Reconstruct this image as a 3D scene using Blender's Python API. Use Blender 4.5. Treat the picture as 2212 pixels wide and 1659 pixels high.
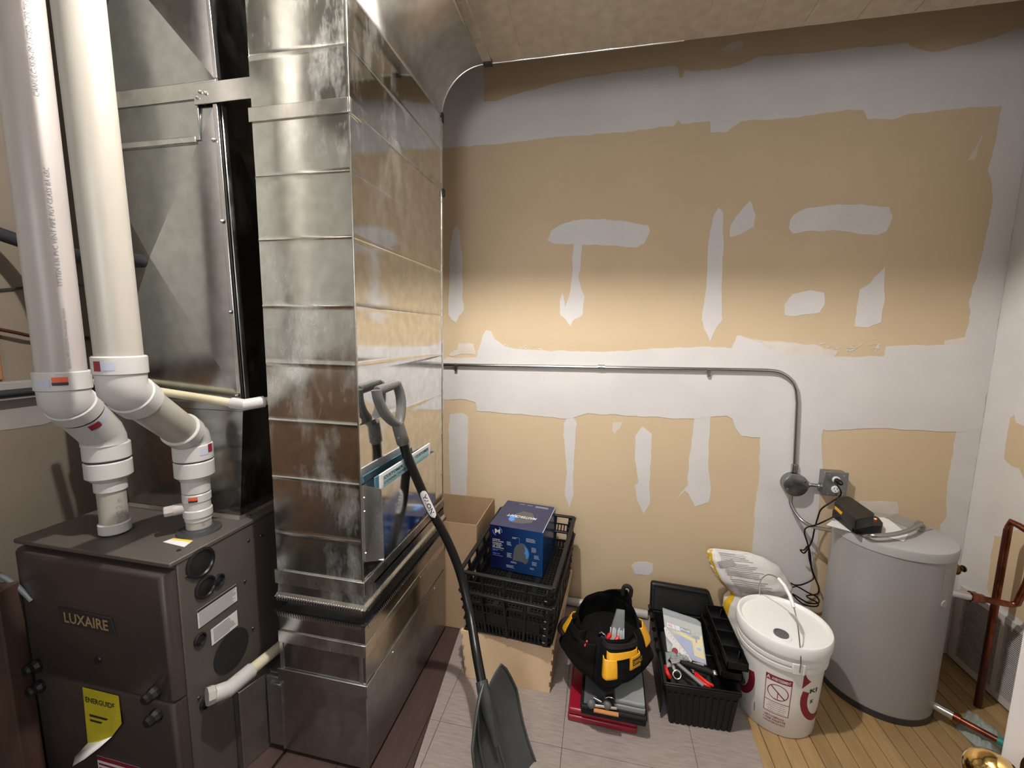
import bpy, bmesh, math, random
import numpy as np
from mathutils import Vector, Matrix, geometry, noise
for o in list(bpy.data.objects): bpy.data.objects.remove(o)
random.seed(7)
scn = bpy.context.scene
COL = scn.collection
# ------------------------------------------------------------------ camera
YAW, PITCH, ROLL, FPX = -0.207617880, 0.123387179, 0.0162795940, 902.9
CP = Vector((0, 0, 1.5))
fwd = Vector((math.sin(YAW)*math.cos(PITCH), math.cos(YAW)*math.cos(PITCH), -math.sin(PITCH)))
right = Vector((math.cos(YAW), -math.sin(YAW), 0)); up = right.cross(fwd)
rr = math.cos(ROLL)*right + math.sin(ROLL)*up; uu = -math.sin(ROLL)*right + math.cos(ROLL)*up
cam = bpy.data.cameras.new('camera'); camo = bpy.data.objects.new('camera', cam); COL.objects.link(camo)
mw = Matrix((rr, uu, -fwd)).transposed().to_4x4(); mw.translation = CP
camo.matrix_world = mw
cam.sensor_fit = 'HORIZONTAL'; cam.sensor_width = 36; cam.lens = FPX*36/2212; cam.clip_start = .02
scn.camera = camo
# ------------------------------------------------------------------ world, light, exposure
w = bpy.data.worlds.new('world'); scn.world = w; w.use_nodes = True
w.node_tree.nodes['Background'].inputs[0].default_value = (.75, .8, .9, 1)
w.node_tree.nodes['Background'].inputs[1].default_value = .25
def area(name, loc, size, power, col, rot=(0, 0, 0), shape='DISK'):
    l = bpy.data.lights.new(name, 'AREA'); l.shape = shape; l.size = size; l.energy = power; l.color = col
    o = bpy.data.objects.new(name, l); o.location = loc; o.rotation_euler = rot; COL.objects.link(o); return o
pl = bpy.data.lights.new('lamp_light', 'POINT'); pl.energy = 128; pl.color = (1, .95, .89); pl.shadow_soft_size = .028
plo = bpy.data.objects.new('lamp_light', pl); plo.location = (-.32, .90, 2.80); COL.objects.link(plo)
area('hallway_light', (-.35, -1.42, 1.9), 0.9, 17, (.93, .95, 1), (math.radians(78), 0, 0))  # added soft fill behind the camera, lifts the room; no actual lamp
scn.view_settings.view_transform = 'Standard'; scn.view_settings.look = 'None'
scn.view_settings.gamma = 1; scn.view_settings.use_curve_mapping = False
scn.view_settings.exposure = 0.47
# ------------------------------------------------------------------ helpers
def ray(x, y): return rr*((x-1106)/FPX) - uu*((y-829.5)/FPX) + fwd
def atX(x, y, X): d = ray(x, y); return CP + d*((X-CP.x)/d.x)
def atY(x, y, Y): d = ray(x, y); return CP + d*((Y-CP.y)/d.y)
def atZ(x, y, Z): d = ray(x, y); return CP + d*((Z-CP.z)/d.z)
V = Vector
class MB:
    def __init__(s): s.v = []; s.f = []; s.n = 0
    def add(s, vs, fs):
        b = len(s.v); s.v += [tuple(p) for p in vs]; s.f += [tuple(b+i for i in f) for f in fs]; return s
    def box(s, a, b):
        (x0, y0, z0), (x1, y1, z1) = a, b
        return s.hexa([(x0,y0,z0),(x1,y0,z0),(x1,y1,z0),(x0,y1,z0)], [(x0,y0,z1),(x1,y0,z1),(x1,y1,z1),(x0,y1,z1)])
    def hexa(s, lo, hi):
        return s.add(list(lo)+list(hi), [(3,2,1,0),(4,5,6,7),(0,1,5,4),(1,2,6,5),(2,3,7,6),(3,0,4,7)])
    def obox(s, c, ux, uy, uz, hx, hy, hz):
        c = V(c); ux, uy, uz = V(ux).normalized()*hx, V(uy).normalized()*hy, V(uz).normalized()*hz
        return s.hexa([c-ux-uy-uz, c+ux-uy-uz, c+ux+uy-uz, c-ux+uy-uz], [c-ux-uy+uz, c+ux-uy+uz, c+ux+uy+uz, c-ux+uy+uz])
    def bar(s, a, b, w, h=None, upv=(0,0,1)):
        a, b = V(a), V(b); d = (b-a); u = V(upv)
        if abs(d.normalized().dot(u)) > .95: u = V((0,1,0))
        x = d.cross(u).normalized(); z = x.cross(d).normalized()
        return s.obox((a+b)/2, x, d, z, w/2, d.length/2, (h or w)/2)
    def rings(s, R, close=True, cap=True):
        n = len(R[0]); vs = [p for r in R for p in r]; fs = []
        for i in range(len(R)-1):
            for j in range(n if close else n-1):
                k = (j+1) % n
                fs.append((i*n+j, i*n+k, (i+1)*n+k, (i+1)*n+j))
        if cap and close: fs += [tuple(reversed(range(n))), tuple((len(R)-1)*n+j for j in range(n))]
        return s.add(vs, fs)
    def tube(s, pts, r, n=12, cap=True):
        pts = [V(p) for p in pts]; R = []; N = len(pts)
        rs = r if isinstance(r, (list, tuple)) else [r]*N
        t0 = (pts[1]-pts[0]).normalized(); u = V((0,0,1)) if abs(t0.z) < .9 else V((1,0,0))
        u = (u - t0*u.dot(t0)).normalized()
        for i, p in enumerate(pts):
            t = ((pts[min(i+1, N-1)]-p).normalized() if i < N-1 else V()) + ((p-pts[i-1]).normalized() if i else V())
            t = t.normalized() if t.length > 1e-6 else t0
            u = (u - t*u.dot(t)).normalized(); v = t.cross(u)
            R.append([p + (u*math.cos(a)+v*math.sin(a))*rs[i] for a in [2*math.pi*k/n for k in range(n)]])
        return s.rings(R, True, cap)
    def lathe(s, prof, c=(0,0,0), ax=(0,0,1), n=48, cap=True):
        c, ax = V(c), V(ax).normalized(); u = V((1,0,0)) if abs(ax.x) < .9 else V((0,1,0))
        u = (u-ax*u.dot(ax)).normalized(); v = ax.cross(u)
        return s.rings([[c+ax*h+(u*math.cos(a)+v*math.sin(a))*r for a in [2*math.pi*k/n for k in range(n)]] for r, h in prof], True, cap)
    def prism(s, poly, o, u, v, w, d0, d1):
        o, u, v, w = V(o), V(u), V(v), V(w); n = len(poly)
        P = [o+u*a+v*b for a, b in poly]
        tri = geometry.tessellate_polygon([[V((a, b, 0)) for a, b in poly]])
        vs = [p+w*d0 for p in P]+[p+w*d1 for p in P]; fs = []
        for t in tri:
            a, b, c = [V((poly[i][0], poly[i][1], 0)) for i in t]
            t = tuple(t) if (b-a).cross(c-a).z > 0 else tuple(reversed(t))
            fs.append(tuple(n+i for i in t)); fs.append(tuple(reversed(t)))
        ar = sum(poly[i][0]*poly[(i+1) % n][1]-poly[(i+1) % n][0]*poly[i][1] for i in range(n))
        for i in range(n):
            j = (i+1) % n; q = (i, j, n+j, n+i); fs.append(q if ar > 0 else tuple(reversed(q)))
        return s.add(vs, fs)
    def grid(s, fn, nu, nv):
        vs = [fn(i/nu, j/nv) for j in range(nv+1) for i in range(nu+1)]
        return s.add(vs, [(j*(nu+1)+i, j*(nu+1)+i+1, (j+1)*(nu+1)+i+1, (j+1)*(nu+1)+i) for j in range(nv) for i in range(nu)])
    def build(s, name, mat, parent=None, bevel=0, smooth=35, solid=0, sub=0, fix=True, seg=2):
        off = V(parent.location) if parent is not None else V()
        p = parent
        while p is not None and p.parent is not None: p = p.parent; off = off + V(p.location)
        me = bpy.data.meshes.new(name)
        me.from_pydata([tuple(V(q)-off) for q in s.v], [], s.f); me.update()
        if fix:
            bm = bmesh.new(); bm.from_mesh(me); bmesh.ops.recalc_face_normals(bm, faces=bm.faces); bm.to_mesh(me); bm.free()
        if smooth:
            me.polygons.foreach_set('use_smooth', [True]*len(me.polygons)); me.set_sharp_from_angle(angle=math.radians(smooth))
        me.materials.append(mat)
        o = bpy.data.objects.new(name, me); COL.objects.link(o)
        if parent is not None: o.parent = parent
        if solid: m = o.modifiers.new('s', 'SOLIDIFY'); m.thickness = solid; m.offset = 0
        if sub: m = o.modifiers.new('sub', 'SUBSURF'); m.levels = m.render_levels = sub
        if bevel: m = o.modifiers.new('b', 'BEVEL'); m.width = bevel; m.segments = seg; m.limit_method = 'ANGLE'; m.angle_limit = math.radians(40); m.harden_normals = False
        return o
def thing(name, label, cat, loc, group=None):
    o = bpy.data.objects.new(name, None); o.empty_display_size = .05; COL.objects.link(o); o.location = loc
    o['label'] = label; o['category'] = cat
    if group: o['group'] = group
    return o
def tag(o, label, cat, group=None):
    o['label'] = label; o['category'] = cat
    if group: o['group'] = group
    return o
def struct(o): o['kind'] = 'structure'; return o
def arc(c, u, v, r, a0, a1, n=8):
    c, u, v = V(c), V(u), V(v)
    return [c+u*r*math.cos(a)+v*r*math.sin(a) for a in [a0+(a1-a0)*i/n for i in range(n+1)]]
def rot(p, c, a):
    x, y = p[0]-c[0], p[1]-c[1]; return (c[0]+x*math.cos(a)-y*math.sin(a), c[1]+x*math.sin(a)+y*math.cos(a))
def sm(pts, n=6):                                   # Catmull-Rom through points
    P = [V(p) for p in pts]; P = [P[0]*2-P[1]]+P+[P[-1]*2-P[-2]]; out = []
    for i in range(1, len(P)-2):
        for k in range(n):
            t = k/n; a, b, c, d = P[i-1:i+3]
            out.append(.5*((2*b)+(c-a)*t+(2*a-5*b+4*c-d)*t*t+(3*b-a-3*c+d)*t**3))
    return out+[P[-2]]
# ------------------------------------------------------------------ materials
def nm(name):
    m = bpy.data.materials.new(name); m.use_nodes = True; nt = m.node_tree
    return m, nt, nt.nodes['Principled BSDF']
def lnk(nt, a, b): nt.links.new(a, b)
def noise_node(nt, scale, detail=4, rough=.6, stretch=None, coord='Object'):
    tc = nt.nodes.new('ShaderNodeTexCoord'); n = nt.nodes.new('ShaderNodeTexNoise')
    n.inputs['Scale'].default_value = scale; n.inputs['Detail'].default_value = detail; n.inputs['Roughness'].default_value = rough
    src = tc.outputs[coord]
    if stretch:
        mp = nt.nodes.new('ShaderNodeMapping'); mp.inputs['Scale'].default_value = stretch; lnk(nt, src, mp.inputs[0]); src = mp.outputs[0]
    lnk(nt, src, n.inputs['Vector']); return n
def ramp(nt, src, stops):
    r = nt.nodes.new('ShaderNodeValToRGB'); e = r.color_ramp.elements
    while len(e) < len(stops): e.new(.5)
    for q, (p, c) in zip(e, stops):
        q.position = p; q.color = (c, c, c, 1) if isinstance(c, (int, float)) else (*c, 1)
    lnk(nt, src, r.inputs[0]); return r
def flat(name, c, rough=.5, metal=0, c2=None, ns=8, bump=0, bs=60, spec=.5, stretch=None, lo=.35, hi=.7, coat=0):
    m, nt, b = nm(name); b.inputs['Roughness'].default_value = rough; b.inputs['Metallic'].default_value = metal
    b.inputs['Specular IOR Level'].default_value = spec; b.inputs['Coat Weight'].default_value = coat
    b.inputs['Base Color'].default_value = (*c, 1)
    if c2:
        n = noise_node(nt, ns, stretch=stretch); r = ramp(nt, n.outputs[0], [(lo, c), (hi, c2)]); lnk(nt, r.outputs[0], b.inputs['Base Color'])
    if bump:
        n = noise_node(nt, bs, 3, stretch=stretch); bp = nt.nodes.new('ShaderNodeBump'); bp.inputs['Strength'].default_value = bump; bp.inputs['Distance'].default_value = .002
        lnk(nt, n.outputs[0], bp.inputs['Height']); lnk(nt, bp.outputs[0], b.inputs['Normal'])
    return m
def galv(name, base=.60, r0=.16, r1=.36, smudge=.35, tint=(1, 1, .97), stretch=(1, 1, .35)):
    m, nt, b = nm(name); b.inputs['Metallic'].default_value = 1
    n = noise_node(nt, 5, 6, .65, stretch); r = ramp(nt, n.outputs[0], [(.35, r0), (.75, r1)]); lnk(nt, r.outputs[0], b.inputs['Roughness'])
    n2 = noise_node(nt, 26, 2, .5); r2 = ramp(nt, n2.outputs[0], [(.3, tuple(base*.90*t for t in tint)), (.7, tuple(base*1.08*t for t in tint))]); lnk(nt, r2.outputs[0], b.inputs['Base Color'])
    # white storage stain on the zinc: dull rough patches
    d = nt.nodes.new('ShaderNodeBsdfPrincipled'); d.inputs['Base Color'].default_value = (.50, .50, .47, 1); d.inputs['Roughness'].default_value = .6
    n3 = noise_node(nt, 7, 8, .72, (1, 1, .4)); r3 = ramp(nt, n3.outputs[0], [(.50, 0), (.78, smudge)])
    mx = nt.nodes.new('ShaderNodeMixShader'); lnk(nt, r3.outputs[0], mx.inputs[0]); lnk(nt, b.outputs[0], mx.inputs[1]); lnk(nt, d.outputs[0], mx.inputs[2])
    lnk(nt, mx.outputs[0], nt.nodes['Material Output'].inputs[0])
    bp = nt.nodes.new('ShaderNodeBump'); bp.inputs['Strength'].default_value = .05; bp.inputs['Distance'].default_value = .01
    n4 = noise_node(nt, 3, 1); lnk(nt, n4.outputs[0], bp.inputs['Height']); lnk(nt, bp.outputs[0], b.inputs['Normal'])
    return m
def glassy(name, col, alpha, rough=.1):
    m, nt, b = nm(name); b.inputs['Base Color'].default_value = (*col, 1); b.inputs['Roughness'].default_value = rough; b.inputs['Alpha'].default_value = alpha
    return m
M = {}
M['drywall'] = flat('drywall_paper', (.57, .445, .29), .85, c2=(.62, .485, .32), ns=1.6, bump=.12, bs=220)
M['mud'] = flat('joint_compound', (.62, .595, .585), .8, c2=(.68, .655, .64), ns=3.5, bump=.08, bs=90)
M['mud_thin'] = flat('joint_compound_thin', (.61, .54, .46), .8, c2=(.70, .65, .60), ns=9, bump=.08, bs=90)
M['leftwall'] = flat('left_wall_board', (.13, .105, .078), .85, c2=(.165, .135, .10), ns=2)
M['leftband'] = flat('left_wall_band', (.20, .18, .17), .85, c2=(.25, .23, .215), ns=3)
M['roomwall'] = flat('room_wall_paint', (.46, .40, .33), .85, c2=(.50, .44, .36), ns=2)
M['woodwall'] = flat('wood_panelling', (.12, .065, .035), .6, c2=(.2, .11, .06), ns=3, stretch=(1, 1, .2))
M['roomgrey'] = flat('room_wall_grey', (.40, .39, .34), .85, c2=(.46, .45, .40), ns=1.5)
M['ceil'] = flat('ceiling_board', (.20, .18, .155), .9, c2=(.24, .22, .19), ns=2)
M['galv'] = galv('galvanised_sheet', .62, .12, .30, .75, (.98, 1, .98))
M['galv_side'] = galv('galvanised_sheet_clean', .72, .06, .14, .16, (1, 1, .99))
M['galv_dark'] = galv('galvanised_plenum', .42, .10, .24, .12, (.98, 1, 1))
M['galv_ceil'] = galv('galvanised_ceiling_duct', .62, .30, .42, .35, (1, .97, .92))
M['galv_edge'] = galv('galvanised_trim', .62, .22, .35, .35)
M['canvas'] = flat('black_canvas', (.012, .012, .013), .55, c2=(.02, .02, .02), ns=30)
M['furn'] = flat('furnace_paint', (.046, .036, .034), .36, c2=(.054, .043, .040), ns=6, bump=.05, bs=300)  # cabinet taupe darkened: the unlit front is put into the colour
M['furn_side'] = flat('furnace_side_paint', (.078, .066, .059), .42, c2=(.088, .075, .067), ns=6, bump=.05, bs=300)  # same taupe lightened: lamplight on side and top is put into the colour
M['rubber'] = flat('black_rubber', (.010, .010, .011), .35)
M['hole'] = flat('foam_grille', (.006, .006, .006), .9)
M['white'] = flat('white_print', (.68, .67, .66), .6)
M['paper'] = flat('white_paper', (.74, .73, .72), .7, c2=(.68, .67, .67), ns=12)
M['ink'] = flat('black_ink', (.02, .02, .02), .6)
M['greyink'] = flat('grey_ink', (.23, .23, .24), .6)
M['gold'] = flat('gold_letters', (.42, .30, .16), .4, .3)
M['yellow_label'] = flat('yellow_label', (.52, .45, .02), .45, c2=(.44, .38, .02), ns=20)
M['yellow'] = flat('yellow_print', (.75, .55, .04), .5)
M['red'] = flat('red_print', (.55, .05, .03), .45)
M['orange_red'] = flat('orange_red_sticker', (.62, .09, .04), .5)
M['maroon'] = flat('maroon_print', (.22, .012, .03), .5)
M['pvc'] = flat('pvc_pipe', (.32, .295, .255), .38, c2=(.385, .365, .325), ns=5, stretch=(1, 1, .3))
M['pvcp'] = flat('pvc_pipe_pinkish', (.35, .315, .30), .38, c2=(.41, .375, .36), ns=5, stretch=(1, 1, .3))
M['fit'] = flat('pvc_fitting', (.50, .49, .475), .3, c2=(.45, .44, .425), ns=6)
M['cpvc'] = flat('cream_pipe', (.62, .56, .40), .35)
M['glue'] = flat('black_joint', (.03, .03, .04), .6)
M['steel'] = flat('bright_steel', (.62, .62, .62), .22, 1)
M['emt'] = flat('emt_conduit', (.50, .49, .47), .25, 1)
M['boxsteel'] = flat('electrical_box_steel', (.34, .35, .35), .38, 1, c2=(.28, .29, .30), ns=14)
M['shaft'] = flat('black_shovel_shaft', (.004, .004, .0045), .35, spec=.4)
M['grip'] = flat('grey_grip_plastic', (.12, .12, .115), .38)
M['blade'] = flat('dark_blade_plastic', (.042, .046, .046), .35, c2=(.055, .06, .06), ns=14)
M['card'] = flat('cardboard', (.36, .24, .14), .85, c2=(.40, .27, .16), ns=3, stretch=(6, 6, .6))
M['card_in'] = flat('cardboard_inside', (.25, .15, .08), .85)
M['crate'] = flat('black_crate_plastic', (.007, .007, .007), .42, spec=.4)
M['crate2'] = flat('black_case_plastic', (.008, .008, .008), .5)
M['navy'] = None
M['blue_top'] = flat('blue_box_top', (.028, .034, .085), .25, c2=(.04, .05, .12), ns=3)
M['sky'] = flat('light_blue_print', (.08, .28, .75), .4)
M['silverink'] = flat('pale_ink', (.42, .45, .55), .5)
M['woodbox'] = flat('pale_plywood', (.62, .45, .28), .6, c2=(.68, .50, .32), ns=3, stretch=(3, 3, 1))
M['knot'] = flat('wood_knot', (.2, .08, .03), .6)
M['bag'] = flat('black_nylon', (.003, .003, .003), .8, spec=.2, bump=.3, bs=500)
M['bagtrim'] = flat('dark_webbing', (.012, .010, .011), .7, spec=.3)
M['bag_yellow'] = flat('yellow_vinyl', (.80, .40, .015), .4, c2=(.72, .34, .012), ns=40)
M['red_case'] = flat('red_plastic', (.26, .008, .02), .3)
M['blk'] = flat('black_plastic', (.004, .004, .0045), .42, spec=.35)
M['blkm'] = flat('matte_black_plastic', (.006, .006, .0065), .6, spec=.3, bump=.4, bs=700)
M['grey_case'] = flat('grey_plastic', (.22, .235, .235), .5, bump=.3, bs=500)
M['greyd'] = flat('dark_grey_plastic', (.10, .105, .11), .5)
M['redh'] = flat('red_handle_plastic', (.60, .02, .015), .35)
M['clear'] = glassy('clear_plastic', (.75, .8, .85), .16, .06)
M['clear2'] = glassy('cloudy_plastic', (.45, .52, .50), .42, .25)
M['blueshim'] = flat('blue_parts', (.06, .09, .28), .35, c2=(.16, .2, .42), ns=60)
M['bucket'] = flat('white_bucket', (.74, .72, .70), .35)
M['lid'] = flat('white_lid', (.80, .80, .79), .32)
M['sack'] = flat('white_sack_plastic', (.66, .62, .60), .28, c2=(.74, .71, .69), ns=10, bump=.5, bs=25)
M['sack_y'] = flat('yellow_sack_stripe', (.62, .38, .02), .28, bump=.5, bs=25)
M['sack_g'] = flat('sack_grey_print', (.34, .31, .30), .4)
M['tank'] = flat('grey_tank_enamel', (.275, .27, .268), .33, c2=(.295, .288, .285), ns=3)
M['tank_lid'] = flat('grey_tank_lid', (.36, .36, .355), .4)
M['copper'] = flat('copper', (.34, .12, .07), .30, 1, c2=(.16, .05, .03), ns=12, lo=.35, hi=.6)
M['copperd'] = flat('tarnished_copper', (.07, .022, .017), .4, .6, c2=(.10, .03, .022), ns=10)
M['brass'] = flat('polished_brass', (.72, .50, .18), .12, 1)
M['brassd'] = flat('aged_brass', (.14, .08, .04), .3, 1)
M['doorp'] = flat('door_paint', (.55, .52, .51), .5)
M['grille'] = flat('grille_paint', (.56, .53, .53), .5)
M['teal'] = flat('teal_tape', (.02, .20, .19), .5)
M['insul'] = flat('black_insulation', (.010, .010, .012), .8)
M['stud'] = flat('stud_wood', (.035, .017, .012), .8, c2=(.07, .034, .022), ns=4, stretch=(4, 4, .5))
M['orange_wood'] = flat('orange_wood', (.20, .085, .03), .8, c2=(.26, .11, .04), ns=6)
M['wire'] = flat('grey_wire', (.10, .11, .12), .5)
M['lampglass'] = None
def emis(name, c, s):
    m, nt, b = nm(name); b.inputs['Base Color'].default_value = (*c, 1); b.inputs['Emission Color'].default_value = (*c, 1); b.inputs['Emission Strength'].default_value = s; return m
M['led'] = emis('red_led', (1, .12, .05), 3)
def tile_mat():
    m, nt, b = nm('vinyl_tile'); b.inputs['Roughness'].default_value = .45
    n = noise_node(nt, 14, 6, .7, (1, 9, 1)); n2 = noise_node(nt, 2, 2)
    r = ramp(nt, n.outputs[0], [(.3, (.215, .178, .165)), (.55, (.295, .252, .235)), (.75, (.355, .31, .29))]); lnk(nt, r.outputs[0], b.inputs['Base Color']); return m
M['tile'] = tile_mat()
def plank_mat(name, a, b_, s=(9, 1, 1)):
    m, nt, b = nm(name); b.inputs['Roughness'].default_value = .5
    oi = nt.nodes.new('ShaderNodeObjectInfo'); n = noise_node(nt, 6, 6, .7, s)
    r = ramp(nt, n.outputs[0], [(.3, a), (.7, b_)]); hs = nt.nodes.new('ShaderNodeHueSaturation')
    mr = nt.nodes.new('ShaderNodeMapRange'); mr.inputs[3].default_value = .82; mr.inputs[4].default_value = 1.12
    lnk(nt, oi.outputs['Random'], mr.inputs[0]); lnk(nt, mr.outputs[0], hs.inputs['Value']); lnk(nt, r.outputs[0], hs.inputs['Color']); lnk(nt, hs.outputs[0], b.inputs['Base Color']); return m
M['plank'] = plank_mat('yellow_floor_plank', (.26, .165, .07), (.36, .24, .11))
M['lam'] = plank_mat('dark_laminate', (.040, .022, .018), (.062, .035, .029))
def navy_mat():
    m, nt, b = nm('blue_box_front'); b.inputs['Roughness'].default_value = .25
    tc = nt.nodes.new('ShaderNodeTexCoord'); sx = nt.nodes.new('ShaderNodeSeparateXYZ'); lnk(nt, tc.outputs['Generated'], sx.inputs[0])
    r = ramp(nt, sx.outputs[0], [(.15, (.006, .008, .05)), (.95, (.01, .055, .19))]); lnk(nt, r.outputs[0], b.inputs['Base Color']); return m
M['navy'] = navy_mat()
# ------------------------------------------------------------------ text
def text_mb(mb, s, o, u, v, h, fit=None, bold=False, d=0.0006, shear=0):
    cu = bpy.data.curves.new('t', 'FONT'); cu.body = s; cu.size = 1; cu.shear = shear; cu.resolution_u = 2
    if bold: cu.offset = .02
    ob = bpy.data.objects.new('t', cu); COL.objects.link(ob); dg = bpy.context.evaluated_depsgraph_get()
    me = bpy.data.meshes.new_from_object(ob.evaluated_get(dg)); bpy.data.objects.remove(ob)
    P = [p.co.copy() for p in me.vertices]
    if not P: return
    x0 = min(p.x for p in P); x1 = max(p.x for p in P); y0 = min(p.y for p in P); y1 = max(p.y for p in P)
    sy = h/(y1-y0); sx = (fit/(x1-x0)) if fit else sy
    o, u, v = V(o), V(u).normalized(), V(v).normalized(); w_ = u.cross(v)
    mb.add([o+u*((p.x-x0)*sx)+v*((p.y-y0)*sy)+w_*d for p in P], [tuple(f.vertices) for f in me.polygons]); bpy.data.meshes.remove(me)
def label(name, parent, o, u, v, w_, h_, mat, d=.0008):
    o, u, v = V(o), V(u).normalized(), V(v).normalized(); n = u.cross(v)
    return MB().prism([(0, 0), (w_, 0), (w_, h_), (0, h_)], o, u, v, n, 0.0002, d).build(name, mat, parent, smooth=0)
def lines(mb, o, u, v, w_, h_, n, d=.0012, jit=.3, th=.45):
    o, u, v = V(o), V(u).normalized(), V(v).normalized(); nn = u.cross(v)
    for i in range(n):
        y = h_*(1-(i+.5)/n); ww = w_*(1-random.random()*jit); t = h_/n*th
        mb.add([o+v*(y-t/2)+nn*d, o+v*(y-t/2)+u*ww+nn*d, o+v*(y+t/2)+u*ww+nn*d, o+v*(y+t/2)+nn*d], [(0, 1, 2, 3)])
# ================================================================== ROOM
WB, WR, WL, WF, CZ = 2.235, 1.685, -2.05, -1.45, 2.93
wall_back = struct(MB().box((WL-.1, WB, 0), (WR+.1, WB+.1, CZ)).build('wall_back', M['drywall'], smooth=0))
wall_right = struct(MB().box((WR, WF, 0), (WR+.1, WB, CZ)).build('wall_right', M['mud'], smooth=0))
wall_left = struct(MB().box((WL-.1, .80, 0), (WL, WB, CZ)).build('wall_left', M['leftwall'], smooth=0))
struct(MB().box((WL-.1, WF, 1.30), (WL, .80, CZ)).build('wall_left', M['roomgrey'], smooth=0))
struct(MB().box((WL-.1, WF, 0), (WL+.012, .80, 1.30)).build('trim_1', M['woodwall'], smooth=0))  # unseen dark panelling, added so the duct front reflects dark lower down
wf = MB(); wf.box((WL-.1, WF-.1, 0), (-.80, WF, CZ)); wf.box((.10, WF-.1, 0), (WR+.1, WF, CZ)); wf.box((-.80, WF-.1, 2.05), (.10, WF, CZ))  # unseen doorway gap, shifted to suit the added fill light
wall_front = struct(wf.build('wall_front', M['roomgrey'], smooth=0))
ceiling = struct(MB().box((WL-.1, WF-.1, CZ), (WR+.1, WB+.1, CZ+.08)).build('ceiling', M['ceil'], smooth=0))
floor = struct(MB().box((WL-.1, WF-.1, -.1), (WR+.1, WB+.1, -.012)).build('floor', M['hole'], smooth=0))
# back hall behind the doorway
struct(MB().box((-1.5, -2.9, 0), (1.0, -2.8, CZ)).build('wall_hall', M['woodwall'], smooth=0))
# floor pieces
x = .60; i = 0
while x < WR-.005:
    w_ = min(.0585, WR-x)
    MB().box((x+.0011, 1.0, -.012), (x+w_-.0011, WB-.002, -.0005)).build('plank', M['plank'], floor, bevel=.0012, seg=1); x += .0585
x = -1.0
for k, (a, b) in enumerate([(-1.04, -.835), (-.835, -.60), (-.60, -.45)]):
    MB().box((a+.0006, -.4, -.012), (b-.0006, WB-.002, -.0012)).build('laminate_plank', M['lam'], floor, bevel=.0008, seg=1)
ys = [-.05, .42, .89, 1.36, 1.83, 2.19]
rag = [(.0, .004), (.4, -.006), (.8, .01), (1, 0)]
for a, b in [(-.60, -.55), (-.55, -.079), (-.079, .392), (.392, .628)]:
    for y0, y1 in zip(ys[:-1], ys[1:]):
        l0, l1 = ((-.575-(y0-1.2)*.10, -.575-(y1-1.2)*.10) if a == -.60 else (a, a))
        r0, r1 = ((b+random.uniform(-.012, .012), b+random.uniform(-.012, .012)) if b == .628 else (b, b))
        g = .0006
        MB().hexa([(l0+g, y0+g, -.0005), (r0-g, y0+g, -.0005), (r1-g, y1-g, -.0005), (l1+g, y1-g, -.0005)],
                  [(l0+g, y0+g, .0022), (r0-g, y0+g, .0022), (r1-g, y1-g, .0022), (l1+g, y1-g, .0022)]).build('tile', M['tile'], floor, bevel=.0006, seg=1)
for a, b in [(-2.0, -1.55), (-1.55, -1.05)]:
    MB().box((a, .2, -.012), (b-.001, WB-.002, -.001)).build('laminate_plank', M['lam'], floor, smooth=0)
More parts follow.
